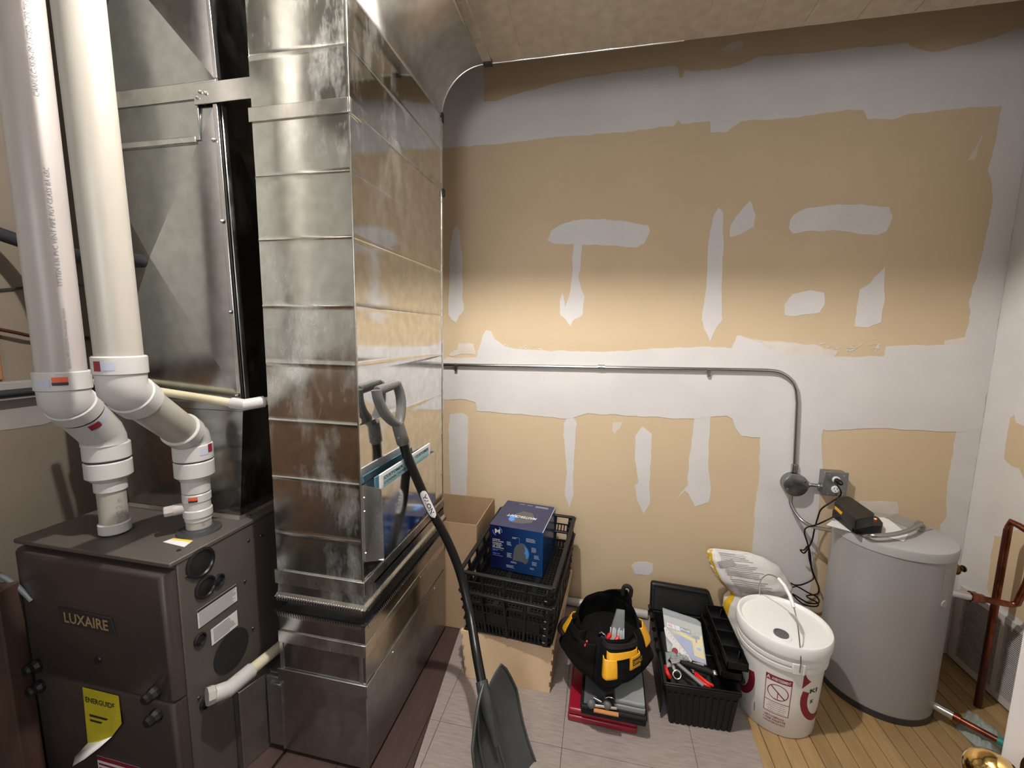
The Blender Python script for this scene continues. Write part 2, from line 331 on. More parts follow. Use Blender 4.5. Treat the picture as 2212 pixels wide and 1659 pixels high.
# joint compound on the back wall: thin raised coats with torn edges
def rough_poly(P, amp=.004, step=.02, seed=0):
    out = []; n = len(P)
    for i in range(n):
        a, b = V((*P[i], 0)), V((*P[(i+1) % n], 0)); L = (b-a).length; k = max(1, int(L/step)); d = (b-a)/max(L, 1e-6); nn = V((-d.y, d.x, 0))
        for j in range(k):
            p = a+(b-a)*(j/k); q = V((p.x*18, p.y*18, seed)); r = noise.noise(q)*amp*1.6+noise.noise(q*4)*amp*.7
            out.append(((p+nn*r).x, (p+nn*r).y))
    return out
MUD = [
 ('mud', .0016, [(900,60),(1038,120),(1045,140),(1045,220),(1075,217),(1110,205),(1160,192),(1230,172),(1330,157),(1400,148),(1440,143),(1465,143),(1468,168),(1474,168),(1478,150),(1500,155),(1560,150),(1600,140),(1640,122),(1700,118),(1790,110),(1912,98),(1960,92),(1975,105),(2010,112),(2045,108),(2110,92),(2190,66),(2260,52),(2260,222),(2172,222),(2165,228),(2135,230),(2040,237),(1960,247),(1930,258),(1872,257),(1865,240),(1830,238),(1760,247),(1690,258),(1600,262),(1570,285),(1535,287),(1533,262),(1470,268),(1465,259),(1455,273),(1350,285),(1250,293),(1150,302),(1070,312),(1010,316),(955,320),(900,324)]),
 ('mud', .0012, [(2168,215),(2163,232),(2158,262),(2150,300),(2142,340),(2132,370),(2143,400),(2144,435),(2136,470),(2126,520),(2118,560),(2110,600),(2100,618),(2098,635),(2093,650),(2095,672),(2092,700),(2085,718),(2083,735),(2080,750),(2080,800),(2260,800),(2260,215)]),
 ('mud', .0020, [(900,780),(957,777),(1028,772),(1033,757),(1040,740),(1042,725),(1050,713),(1062,715),(1068,733),(1090,748),(1110,752),(1150,757),(1240,759),(1300,760),(1370,757),(1430,752),(1530,749),(1580,752),(1587,735),(1592,725),(1620,733),(1640,740),(1652,750),(1700,768),(1800,770),(1910,770),(1913,748),(2000,745),(2085,743),(2260,742),(2260,933),(2068,933),(2000,930),(1880,925),(1800,930),(1778,928),(1775,950),(1776,1010),(1770,1060),(1768,1140),(1760,1200),(1748,1290),(1740,1430),(1618,1420),(1622,1200),(1626,1170),(1632,1090),(1640,1040),(1642,945),(1600,942),(1590,925),(1582,905),(1570,897),(1540,900),(1500,905),(1450,903),(1400,900),(1300,895),(1270,893),(1230,905),(1200,902),(1100,893),(1030,888),(1027,870),(1000,862),(955,862),(900,862)]),
 ('mud', .0013, [(2260,890),(2068,930),(2062,960),(2055,1000),(2048,1040),(2043,1070),(2046,1100),(2043,1120),(2030,1135),(2028,1160),(2005,1300),(1990,1500),(2260,1500)]),
 ('mud', .001, [(985,487),(992,500),(998,560),(1000,640),(1003,670),(990,685),(985,697),(975,690),(968,680),(970,620),(972,540),(978,500)]),
 ('mud', .0012, [(1183,520),(1190,500),(1210,485),(1240,475),(1300,473),(1360,478),(1400,487),(1405,500),(1392,525),(1375,535),(1320,530),(1270,530),(1240,528),(1200,528)]),
 ('mud', .001, [(1240,524),(1258,524),(1256,560),(1250,600),(1262,640),(1257,680),(1238,693),(1232,706),(1222,690),(1210,680),(1209,650),(1216,628),(1221,668),(1229,640),(1236,590),(1238,550)]),
 ('mud', .001, [(1552,449),(1560,460),(1564,530),(1558,620),(1561,690),(1546,710),(1535,738),(1520,712),(1515,690),(1527,620),(1530,520),(1540,470)]),
 ('mud', .001, [(1577,490),(1590,465),(1620,435),(1633,465),(1628,490),(1600,505),(1578,512)]),
 ('mud', .001, [(1703,492),(1712,465),(1740,450),(1790,443),(1860,443),(1920,448),(1927,470),(1915,500),(1895,508),(1800,498),(1740,500),(1710,505)]),
 ('mud', .001, [(1693,658),(1712,635),(1750,627),(1780,632),(1783,655),(1770,675),(1720,683),(1695,680)]),
 ('mud', .001, [(1912,575),(1910,640),(1903,695),(1875,708),(1846,706),(1850,670),(1857,625),(1880,610)]),
 ('mud', .001, [(970,915),(973,895),(1000,892),(1011,900),(1010,985),(1008,1076),(975,1076),(970,1000)]),
 ('mud', .001, [(1232,890),(1246,915),(1240,980),(1237,1030),(1240,1065),(1230,1100),(1220,1070),(1225,1020),(1218,950),(1218,915)]),
 ('mud', .001, [(1388,921),(1409,938),(1405,1000),(1403,1050),(1405,1090),(1390,1112),(1380,1090),(1371,1050),(1380,1042),(1372,990),(1372,940)]),
 ('mud', .001, [(1500,890),(1535,890),(1530,1000),(1535,1060),(1530,1085),(1500,1094),(1488,1066),(1478,1060),(1463,1076),(1486,1048),(1487,1000),(1494,960)]),
 ('mud', .001, [(1363,1222),(1370,1215),(1395,1213),(1410,1217),(1411,1235),(1400,1242),(1372,1240),(1368,1230)]),
 ('mud_thin', .001, [(992,742),(1022,742),(1026,752),(1028,766),(968,767),(988,755)]),
 ('mud_thin', .0008, [(1325,913),(1345,910),(1340,925),(1328,938),(1322,930)]),
 ('mud_thin', .0008, [(1550,108),(1570,95),(1604,88),(1604,98),(1580,112),(1555,112)]),
 ('mud_thin', .0010, [(1858,1083),(1938,1084),(1940,1098),(1935,1140),(1850,1140)]),
 ('mud_thin', .0009, [(1592,724),(1640,736),(1700,740),(1760,745),(1810,760),(1800,772),(1640,772),(1588,760)]),
 ('mud_thin', .0009, [(2040,736),(2085,728),(2086,745),(2040,747)]),
 ('mud_thin', .0008, [(2120,290),(2124,293),(2106,345),(2090,347)]),
 ('mud_thin', .0008, [(955,775),(1030,772),(1026,864),(1004,860),(985,862),(955,864)]),
]
for k, (mt, th, P) in enumerate(MUD):
    pp = []
    for (px, py) in P:
        q = atY(px, py, WB); pp.append((min(q.x, WR-.001), max(.002, min(q.z, CZ-.001))))
    pp = rough_poly(pp, .0035 if mt == 'mud' else .006, .014, k*3.1)
    pp = [(min(a, WR-.0005), max(.001, b)) for a, b in pp]
    MB().prism(pp[::-1], (0, WB, 0), (1, 0, 0), (0, 0, 1), (0, -1, 0), -.001, th+k*.00003).build('joint_compound', M[mt], wall_back, smooth=0)
# brushed flecks along the upper edge of the middle band
fl = MB()
for k in range(150):
    px = random.choice([random.uniform(1650, 1900), random.uniform(1650, 1840), random.uniform(1060, 1180)]); py = random.gauss(752, 8) if px > 1300 else random.gauss(750, 4)+(px-1060)*.04
    q = atY(px, py, WB-.001); L = random.uniform(.006, .018); a = random.uniform(-.3, 1.0); hw = random.uniform(.001, .003)
    u_ = V((math.cos(a), 0, math.sin(a))); v_ = V((-math.sin(a), 0, math.cos(a)))
    fl.add([q-u_*L, q-v_*hw, q+u_*L, q+v_*hw, q+V((0, -.001, 0))], [(0, 1, 4), (1, 2, 4), (2, 3, 4), (3, 0, 4)])
f_ = fl.build('joint_compound_flecks', M['mud'], wall_back, smooth=0); f_['kind'] = 'stuff'
# bare paper showing on the right wall
for P in [[(2183,903),(2190,896),(2195,912),(2215,922),(2330,900),(2330,1060),(2212,1035),(2202,1012),(2185,1006),(2170,992),(2173,955)],
          [(2148,1156),(2160,1158),(2175,1150),(2215,1140),(2330,1150),(2330,1400),(2212,1345),(2140,1290),(2132,1270)]]:
    pp = [(atX(a, b, WR).y, atX(a, b, WR).z) for a, b in P]; pp = rough_poly(pp, .003, .014, 5)
    MB().prism(pp, (WR, 0, 0), (0, 1, 0), (0, 0, 1), (-1, 0, 0), -.001, .0009).build('bare_drywall', M['drywall'], wall_right, smooth=0)
# left wall: plastered band, sill board with black line, orange blocking
MB().prism(rough_poly([(.2, 1.12), (1.3, 1.13), (2.2, 1.14), (2.2, 1.245), (.2, 1.245)], .004, .03, 2), (WL, 0, 0), (0, 1, 0), (0, 0, 1), (1, 0, 0), -.001, .002).build('joint_compound', M['leftband'], wall_left, smooth=0)
MB().box((WL, .2, 1.27), (WL+.04, WB, 1.30)).build('ledge', M['leftband'], wall_left, bevel=.004)
MB().box((WL, .85, 1.305), (WL+.012, 1.052, 1.50)).build('wood_blocking', M['orange_wood'], wall_left, bevel=.003)
tag(MB().tube([(WL+.052, .3, 1.262), (WL+.052, 1.2, 1.262), (WL+.05, 2.1, 1.262)], .012).build('insulated_line', M['insul']), 'thin black insulated line running along the ledge of the left wall', 'pipe')
tag(MB().tube(sm([(WL+.02, .9, 1.52), (WL+.03, 1.07, 1.475), (WL+.03, 1.15, 1.455), (WL+.03, 1.3, 1.45)]), .006).build('copper_line', M['copperd']), 'thin copper line curving on the left wall behind the left vent pipe', 'pipe')
tag(MB().tube(sm([(WL+.01, 1.0, 1.60), (WL+.012, 1.13, 1.63), (WL+.012, 1.3, 1.66)]), .003).build('thin_wire', M['insul']), 'thin dark wire crossing the left wall behind the left vent pipe', 'wire')
# door with brass knob at the right edge
door = struct(MB().box((.57, -.2, .01), (.605, .65, 2.03)).build('door_1', M['doorp'], bevel=.003))
kn = MB().lathe([(.0, -.002), (.033, -.002), (.033, .004), (.022, .008), (.012, .012), (.011, .03), (.016, .036), (.026, .042), (.031, .052), (.032, .062), (.029, .072), (.02, .08), (.008, .083), (0, .083)], (.57, .585, .945), (-1, 0, 0), 40)
kn.build('door_knob', M['brass'], door)
MB().lathe([(.0, 0), (.034, 0), (.032, .006), (.0, .008)], (.57, .585, .945), (-1, 0, 0), 32).build('knob_rose', M['brassd'], door)
# ceiling lamp
lamp = thing('ceiling_lamp', 'plain round lamp holder on the ceiling above the furnace room', 'lamp', (-.32, .90, CZ))
MB().lathe([(0, 0), (.055, 0), (.055, -.02), (.03, -.045), (.022, -.05), (0, -.05)], (-.32, .90, CZ)).build('lamp_holder', M['fit'], lamp)
# floor pvc pipe along the back wall
tag(MB().tube([(-.55, 2.195, .0245), (.30, 2.16, .0245)], .021, 20).build('floor_pipe', M['fit']), 'white plastic pipe lying on the floor along the base of the back wall', 'pipe')
tag(MB().tube(sm([(.60, 2.18, .008), (.66, 2.19, .008), (.9, 2.2, .008), (1.0, 2.2, .008)]), .004).build('floor_cable', M['insul']), 'thin black cable on the floor against the back wall', 'cable')
# ================================================================== RETURN DROP DUCT
DX0, DX1, DY0, DY1 = -1.032, -.714, 1.127, 1.826
def ribbed(name, o, u, W_, zs, nrm, parent, mat, pil=.0016, bead=.0016, bw=.005, tilt=.0):
    tl = [random.uniform(-1, 1) for _ in zs]
    """sheet with raised cross beads at heights zs[1:-1] and slightly pillowed fields between"""
    o, u, nrm = V(o), V(u), V(nrm); prof = []
    for a, b in zip(zs[:-1], zs[1:]):
        L = b-a
        for k in range(12):
            t = k/12; z = a+L*t
            h = pil*math.sin(math.pi*t)
            prof.append((z, h))
    out = []
    zz = sorted(set([p[0] for p in prof]+[zs[-1]]+[z+d for z in zs[1:-1] for d in (-bw, -bw/2, 0, bw/2, bw)]))
    def hgt(z):
        for a, b in zip(zs[:-1], zs[1:]):
            if a <= z <= b:
                h = pil*math.sin(math.pi*(z-a)/(b-a))+tilt*tl[zs.index(a)]*((z-a)/(b-a)-.5); break
        for c in zs[1:-1]:
            if abs(z-c) < bw: h = h+bead*(.5+.5*math.cos(math.pi*(z-c)/bw))
        return h
    mb = MB(); nz = len(zz); nu = 6
    vs = [o+u*(W_*i/nu)+V((0, 0, z))+nrm*hgt(z) for z in zz for i in range(nu+1)]
    mb.add(vs, [(j*(nu+1)+i, j*(nu+1)+i+1, (j+1)*(nu+1)+i+1, (j+1)*(nu+1)+i) for j in range(nz-1) for i in range(nu)])
    return mb.build(name, mat, parent, smooth=25, fix=False)
duct = thing('return_air_duct', 'tall shiny galvanised drop duct with cross beads standing between furnace and wall', 'duct', (-.873, 1.476, 0))
ZS = [.66, .831, 1.021, 1.21, 1.392, 1.568, 1.765, 1.946, 2.118, 2.277, 2.45, 2.62, CZ]
ribbed('front_panel', (DX0, DY0, 0), (1, 0, 0), DX1-DX0, ZS, (0, -1, 0), duct, M['galv'], .0006, .0022, .005, .0026)
ZR = [z for z in ZS if z < 2.41]+[2.418]
ribbed('side_panel', (DX1, DY0, 0), (0, 1, 0), DY1-DY0, ZR, (1, 0, 0), duct, M['galv_side'], .0003, .0012, .004, .0008)
o_ = MB(); o_.add([(DX0, DY1, .62), (DX0, DY0, .62), (DX0, DY0, CZ), (DX0, DY1, CZ)], [(0, 1, 2, 3)]); o_.add([(DX1, DY1, .62), (DX0, DY1, .62), (DX0, DY1, CZ), (DX1, DY1, CZ)], [(0, 1, 2, 3)])
o_.build('rear_panel', M['galv'], duct, smooth=0)
MB().box((DX1-.002, DY0-.004, .66), (DX1+.0035, DY0+.002, CZ)).build('corner_seam', M['galv_edge'], duct, bevel=.001)
MB().box((DX1-.001, DY1-.012, .66), (DX1+.003, DY1+.002, 2.41)).build('corner_seam', M['galv_edge'], duct, bevel=.001)
def collar(z0, z1, x0=DX0, x1=DX1, y0=DY0, y1=DY1, t=.007, tab=True, mat='galv_edge'):
    c = MB().box((x0-t, y0-t, z0), (x1+.002, y0-.0005, z1)).build('drive_cleat', M[mat], duct, bevel=.0015)
    if tab: MB().box((x1+.0005, y0-t, z0), (x1+t, y0+.055, z1)).build('drive_cleat', M[mat], duct, bevel=.0015)
    MB().box((x1+.0005, y0+.055, z0+.012), (x1+.004, y1, z1)).build('slip_seam', M[mat], duct, bevel=.001)
collar(2.099, 2.139); collar(.651, .699)
# metal ring below upper cleat, crimped teeth, black canvas, teeth, lower ring
def ringbox(name, z0, z1, t0, t1, mat, x0=DX0):
    r0 = [(x0-t0, DY0-t0, z0), (DX1+t0, DY0-t0, z0), (DX1+t0, DY1, z0), (x0-t0, DY1, z0)]
    r1 = [(x0-t1, DY0-t1, z1), (DX1+t1, DY0-t1, z1), (DX1+t1, DY1, z1), (x0-t1, DY1, z1)]
    return MB().rings([r0, r1]).build(name, M[mat], duct, smooth=0)
ringbox('connector_ring', .618, .651, .002, .000, 'galv')
ringbox('connector_flange', .604, .618, .010, .003, 'galv_edge')
ringbox('connector_ring', .477, .548, .002, .004, 'galv_dark')
cv = MB(); R = []
for k in range(13):
    t = k/12; z = .552+(.604-.552)*t; b = -.026*math.sin(math.pi*t)**.8+.004
    R.append([(DX0-b, DY0-b, z), (DX0+.1, DY0-b*1.1, z), (DX1-.09, DY0-b*.9, z), (DX1+b, DY0-b, z), (DX1+b*1.2, DY0+.25, z), (DX1+b, DY0+.45, z), (DX1+b, DY1, z), (DX0-b, DY1, z)])
cv.rings(R); cv.build('canvas_connector', M['canvas'], duct, smooth=50)
ringbox('connector_flange', .544, .553, .006, .012, 'canvas')
for z, dz in ((.603, .007), (.546, .008)):
    n = 34; mb = MB()
    for k in range(n):
        x = DX0+(DX1-DX0)*(k+.5)/n
        mb.obox((x, DY0-.0125, z), (1, 0, .3), (0, 1, 0), (-.3, 0, 1), .0028, .0022, dz)
    n = 70
    for k in range(n):
        y = DY0+(DY1-DY0)*(k+.5)/n
        mb.obox((DX1+.0125, y, z), (0, 1, .3), (1, 0, 0), (0, -.3, 1), .0028, .0022, dz)
    q = mb.build('crimped_teeth', M['steel'], duct, smooth=0); q['kind'] = 'stuff'
# tapered transition and base box
BX0 = -1.043
tr = MB().rings([[(BX0, DY0, .33), (DX1, DY0, .33), (DX1, DY1+.02, .33), (BX0, DY1+.02, .33)], [(DX0, DY0, .477), (DX1, DY0, .477), (DX1, DY1, .477), (DX0, DY1, .477)]])
tr.build('tapered_transition', M['galv_dark'], duct, smooth=0)
collar(.435, .478)
MB().box((-1.038, DY0-.003, .33), (-1.026, DY0+.001, .436)).build('corner_seam', M['galv_edge'], duct)
MB().box((DX1-.022, DY0-.003, .33), (DX1-.012, DY0+.001, .436)).build('corner_seam', M['galv_edge'], duct)
M['galv_base'] = galv('galvanised_base', .42, .28, .45, .12, (1, 1, .98))
MB().box((BX0, DY0, .012), (DX1, DY1+.02, .33)).build('base_box', M['galv_base'], duct, bevel=.002)
collar(.287, .333, BX0, DX1, mat='galv_base')
MB().box((-1.160, 1.15, .012), (BX0, 1.80, .290)).build('boot', M['galv_base'], duct, bevel=.002)
MB().hexa([(-1.158, 1.045, .0), (-1.135, 1.045, 0), (-1.105, 1.150, 0), (-1.158, 1.16, 0)], [(-1.158, 1.045, .298), (-1.135, 1.045, .290), (-1.105, 1.150, .290), (-1.158, 1.16, .298)]).build('boot_flange', M['galv_base'], duct, bevel=.002)
MB().box((-1.105, 1.128, .02), (BX0, 1.15, .288)).build('filter_rack_front', M['galv_base'], duct, bevel=.002)
MB().box((-1.10, 1.14, .289), (-1.045, 1.21, .296)).build('filter_door', M['galv_base'], duct, bevel=.002)
MB().box((-1.085, 1.118, .262), (BX0+.002, 1.133, .272)).build('door_lip', M['galv_edge'], duct, bevel=.001)
MB().box((BX0-.002, DY0-.002, .015), (BX0+.003, DY0+.002, .285)).build('corner_seam', M['galv_edge'], duct)
sc = MB()
for yy, zz in ((1.55, .46), (1.30, .312), (1.7, .312)): sc.lathe([(0, 0), (.005, 0), (.004, .003), (0, .004)], (DX1+.003, yy, zz), (1, 0, 0), 10)
sc.build('screw', M['steel'], duct)
# ------------------------------------------------------------------ ceiling duct with curved throat
cd = thing('ceiling_duct', 'wide galvanised ceiling duct with curved throat joining the drop duct', 'duct', (.3, 1.476, 2.61))
RAD = .19; cz = 2.418
E = arc((DX1+RAD, 0, cz), (-1, 0, 0), (0, 0, 1), RAD, 0, math.pi/2, 20)
def thr(pts, y0, y1): return MB().add([(p.x, y0, p.z) for p in pts]+[(p.x, y1, p.z) for p in pts], [(i, i+1, len(pts)+i+1, len(pts)+i) for i in range(len(pts)-1)])
thr(E, DY0, DY1).build('curved_throat', M['galv_ceil'], cd, smooth=60, solid=.002)
zb = cz+RAD; xe = DX1+RAD
xs = [xe+.03, -.36, -.19, -.02, .15, .32, .49, .66, .83, 1.0, 1.17, 1.34, 1.51, WR]
for a, b in zip(xs[:-1], xs[1:]):
    g = MB().grid(lambda s, t: (a+(b-a)*s, DY0+(DY1-DY0)*t, zb-.0015*math.sin(math.pi*s)), 8, 2); g.build('bottom_panel', M['galv_ceil'], cd, smooth=60, fix=False)
    MB().box((b-.0015, DY0, zb-.002), (b+.0015, DY1, zb+.001)).build('cross_bead', M['galv_ceil'], cd)
MB().box((xe-.004, DY0, zb-.006), (xe+.034, DY1-.004, zb+.002)).build('joint_strip', M['galv_edge'], cd, bevel=.002)
MB().box((xe-.002, DY1-.02, zb-.010), (xe+.034, DY1+.006, zb+.002)).build('joint_end', M['canvas'], cd, bevel=.001)
chk = [(p.x, p.z) for p in E]
for yy, nn in ((DY1, 1), (DY0, -1)):
    poly = [(xe, zb)]+[(WR, zb), (WR, CZ), (DX1, CZ), (DX1, cz)]+chk[1:-1]
    MB().prism(poly, (0, yy, 0), (1, 0, 0), (0, 0, 1), (0, 1, 0), -.001, .001).build('side_panel', M['galv_ceil'], cd, smooth=0)
rim = [V((p.x, DY1, p.z))+V((p.x-(DX1+RAD), 0, p.z-cz)).normalized()*-.0 for p in E]
MB().tube(rim, .0035, 8).build('rolled_edge', M['galv_edge'], cd)
MB().tube([(xe, DY1, zb), (.26, DY1, zb)], .0035, 8).build('rolled_edge', M['galv_edge'], cd)
MB().box((DX1-.001, DY1-.006, cz-.02), (DX1+.006, DY1+.012, cz+.016)).build('seam_end', M['canvas'], cd)
MB().box((DX1-.001, DY1-.004, 2.090), (DX1+.009, DY1+.014, 2.122)).build('cleat_end', M['canvas'], duct)
# ================================================================== DOCUMENT POCKET + BOOKLETS
pk = thing('document_pocket', 'small open sheet metal document pocket riveted to the side of the tall duct', 'pocket', (DX1+.03, 1.35, .76))
PX = -.655; Y0, Y1 = 1.150, 1.585; z0, z1 = .765, 1.005
MB().prism([(Y0+.008, z0), (Y1, z0+.02), (Y1, z1), (Y0, z1)], (PX, 0, 0), (0, 1, 0), (0, 0, 1), (1, 0, 0), -.0012, 0).build('front_panel', M['galv_side'], pk, smooth=0)
MB().hexa([(DX1+.004, Y0-.012, z0-.005), (PX, Y0+.006, z0), (PX, Y0+.008, z0), (DX1+.004, Y0-.010, z0)], [(DX1+.004, Y0-.012, z1+.012), (PX, Y0-.002, z1), (PX, Y0, z1), (DX1+.004, Y0-.010, z1)]).build('side_panel', M['galv_edge'], pk, smooth=0)
MB().box((DX1+.003, Y1-.0015, z0), (PX, Y1, z1)).build('side_panel', M['galv_edge'], pk, smooth=0)
MB().box((DX1+.003, Y0, z0), (PX, Y1, z0+.0015)).build('bottom_panel', M['galv_edge'], pk, smooth=0)
MB().box((DX1+.0028, DY0+.002, z0-.004), (DX1+.0045, Y0+.012, z1+.012)).build('mounting_flange', M['galv_edge'], pk, smooth=0)
for z in (.975, .93, .79): MB().lathe([(0, 0), (.0045, 0), (.0035, .003), (0, .004)], (DX1+.0045, DY0+.012, z), (1, 0, 0), 12).build('rivet', M['steel'], pk)
bk = thing('document_booklet', 'blue and white document booklet standing in the duct pocket reading CUSTOMER', 'booklet', (-.675, 1.36, .78))
MB().box((-.672, 1.165, .775), (-.666, 1.56, 1.045)).build('cover', M['paper'], bk, bevel=.0005)
M['pale_blue'] = flat('pale_blue_print', (.30, .48, .52), .4)
label('cover_print', bk, (-.6662, 1.18, .79), (0, 1, 0), (0, 0, 1), .36, .245, M['pale_blue'])
tm = MB(); text_mb(tm, 'CUSTOMER', (-.6660, 1.185, 1.022), (0, 1, 0), (0, 0, 1), .011, .13, True, .001); text_mb(tm, 'CONNECTIONS', (-.6660, 1.185, 1.007), (0, 1, 0), (0, 0, 1), .009, .15, True, .001); text_mb(tm, 'CUSTOMER', (-.6660, 1.42, 1.022), (0, 1, 0), (0, 0, 1), .011, .12, True, .001)
tm.build('lettering', M['ink'], bk, smooth=0)
bk2 = thing('document_booklet', 'plain pale blue folder in the duct pocket nearest the duct face', 'booklet', (-.69, 1.34, .78))
MB().box((-.695, 1.175, .775), (-.690, 1.53, 1.03)).build('cover', flat('blue_folder', (.10, .24, .33), .4), bk2)
# ================================================================== FURNACE
FX0, FX1, FY0, FY1, FZ = -1.753, -1.160, .900, 1.640, .840
fu = thing('furnace', 'dark taupe gas furnace cabinet with LUXAIRE nameplate and knockout holes', 'furnace', ((FX0+FX1)/2, (FY0+FY1)/2, 0))
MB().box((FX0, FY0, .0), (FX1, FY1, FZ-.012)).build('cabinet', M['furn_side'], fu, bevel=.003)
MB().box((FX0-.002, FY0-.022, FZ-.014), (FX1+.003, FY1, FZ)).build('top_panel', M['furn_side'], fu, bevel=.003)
MB().box((FX1+.0002, FY1-.10, .30), (FX1+.0012, FY1, FZ-.03)).build('corner_flange', M['furn_side'], fu)
def door_panel(name, z0, z1):
    b = .028; yb = FY0-.001; yf = FY0-.036
    R = [[(FX0+.004, yb, z0), (FX1-.004, yb, z0), (FX1-.004, yb, z1), (FX0+.004, yb, z1)]]
    for t in range(1, 7):
        a = t/6*math.pi/2; dy = (1-math.cos(math.pi/2-a)) if 0 else math.sin(a)*.034; ins = (1-math.cos(a))*b
        R.append([(FX0+.004+ins, yb-dy, z0+ins*.15), (FX1-.004-ins, yb-dy, z0+ins*.15), (FX1-.004-ins, yb-dy, z1-ins*.6), (FX0+.004+ins, yb-dy, z1-ins*.6)])
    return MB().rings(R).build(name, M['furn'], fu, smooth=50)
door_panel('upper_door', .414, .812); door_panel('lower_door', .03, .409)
yf = FY0-.0355
pl_ = MB().prism([(-1.560, .603), (-1.355, .598), (-1.368, .652), (-1.572, .655)], (0, yf, 0), (1, 0, 0), (0, 0, 1), (0, -1, 0), 0, .004).build('nameplate', M['ink'], fu)
tm = MB(); text_mb(tm, 'LUXAIRE', (-1.548, yf-.004, .610), (1, 0, 0), (0, 0, 1), .034, .17, True, .001); tm.build('lettering', M['gold'], pl_, smooth=0)
MB().lathe([(0, 0), (.014, 0), (.012, .003), (0, .002)], (-1.44, yf, .50), (0, -1, 0), 20).build('sight_glass', M['rubber'], fu)
for z in (.44, .367):
    k_ = MB().lathe([(0, 0), (.02, 0), (.02, .01), (.016, .02), (.017, .03), (.012, .036), (0, .037)], (-1.232, yf+.002, z), (0, -1, 0), 8).build('door_knob', M['rubber'], fu, smooth=20)
for z in (.44, .367): MB().lathe([(0, 0), (.02, 0), (.02, .01), (.016, .02), (.017, .03), (.012, .036), (0, .037)], (-1.69, yf+.002, z), (0, -1, 0), 8).build('door_knob', M['rubber'], fu, smooth=20)
# energy label, peeling at its lower corner
yl = MB()
yl.add([(-1.513, yf-.002, .398), (-1.372, yf-.002, .398), (-1.366, yf-.006, .31), (-1.400, yf-.012, .265), (-1.452, yf-.016, .238), (-1.505, yf-.010, .215)], [(0, 5, 4, 3, 2, 1)])
ylo = yl.build('energy_label', M['yellow_label'], fu, smooth=0, solid=.0006)
MB().add([(-1.400, yf-.012, .265), (-1.452, yf-.016, .238), (-1.505, yf-.010, .215), (-1.522, yf-.034, .190), (-1.508, yf-.05, .178), (-1.460, yf-.048, .212), (-1.425, yf-.03, .240)], [(0, 1, 6), (1, 5, 6), (1, 2, 3), (1, 3, 5), (3, 4, 5)]).build('peeled_back', M['paper'], ylo, smooth=60, solid=.0006)
tm = MB(); text_mb(tm, 'ENERGUIDE', (-1.503, yf-.0035, .352), (1, 0, 0), (0, 0, 1), .018, .115, True, .001); lines(tm, (-1.49, yf-.006, .27), (1, 0, 0), (0, 0, 1), .08, .05, 3, .001)
tm.build('lettering', M['ink'], ylo, smooth=0)
st = label('sticker', fu, (-1.49, yf, .09), (1, 0, 0), (0, 0, 1), .17, .075, M['paper'])
tm = MB(); tm.add([(-1.49, yf-.001, .15), (-1.32, yf-.001, .15), (-1.32, yf-.001, .165), (-1.49, yf-.001, .165)], [(0, 1, 2, 3)]); lines(tm, (-1.485, yf, .10), (1, 0, 0), (0, 0, 1), .15, .045, 3, .0012); tm.build('lettering', M['maroon'], st, smooth=0)
def disc(name, y, z, r, mat='rubber', dome=True):
    b = MB().lathe([(0, -.001), (r, -.001), (r, .004), (r*.86, .006), (r*.80, .001), (r*.3, -.0 if not dome else .004), (0, .0005 if not dome else .005)], (FX1+.001, y, z), (1, 0, 0), 36); return b.build(name, M[mat], fu, smooth=50)
disc('knockout_plug', .969, .792, .046); disc('knockout_plug', .978, .708, .034); disc('knockout_plug', 1.024, .702, .020); disc('knockout_plug', .948, .556, .020); disc('knockout_plug', .950, .340, .020)
MB().lathe([(0, 0), (.066, 0), (.066, .002), (0, .002)], (FX1+.001, 1.052, .437), (1, 0, 0), 40).build('knockout_hole', M['hole'], fu)
l1 = label('warning_label', fu, (FX1+.0012, .946, .592), (0, 1, 0), (0, 0, 1), .139, .059, M['white'])
tm = MB(); tm.add([(FX1+.0025, .946, .643), (FX1+.0025, 1.085, .643), (FX1+.0025, 1.085, .651), (FX1+.0025, .946, .651)], [(0, 1, 2, 3)]); tm.build('header_band', M['ink'], l1, smooth=0)
tm = MB(); lines(tm, (FX1+.0012, .950, .594), (0, 1, 0), (0, 0, 1), .131, .047, 12, .0013, .12); tm.build('lettering', M['greyink'], l1, smooth=0)
l2 = label('notice_label', fu, (FX1+.0012, .984, .505), (0, 1, 0), (0, 0, 1), .097, .055, M['white'])
tm = MB(); lines(tm, (FX1+.0012, .992, .510), (0, 1, 0), (0, 0, 1), .08, .046, 8, .0013, .3); tm.build('lettering', M['greyink'], l2, smooth=0)
l3p = [atZ(352, 1171, FZ), atZ(398, 1182, FZ), atZ(417, 1168, FZ), atZ(374, 1163, FZ)]
l3 = MB().prism([(p.x, p.y) for p in l3p], (0, 0, FZ), (1, 0, 0), (0, 1, 0), (0, 0, 1), 0, .0008).build('warning_label', M['white'], fu, smooth=0)
q = [atZ(374, 1163, FZ), atZ(417, 1168, FZ), atZ(412, 1171.5, FZ), atZ(369, 1165.5, FZ)]
MB().add([(p.x, p.y, FZ+.0012) for p in q], [(0, 1, 2, 3)]).build('header_band', M['yellow'], l3, smooth=0)
for y, z in ((.925, .775), (1.145, .775), (1.20, .765), (1.12, .64), (1.14, .45), (.93, .375), (1.62, .7)):
    MB().lathe([(0, 0), (.005, 0), (.0035, .003), (0, .003)], (FX1+.001, y, z), (1, 0, 0), 8).build('screw', M['rubber'], fu)
for px, py in ((386, 1190), (540, 1115)):
    p = atZ(px, py, FZ); MB().lathe([(0, 0), (.006, 0), (.004, .004), (0, .004)], p, (0, 0, 1), 8).build('screw', M['rubber'], fu)
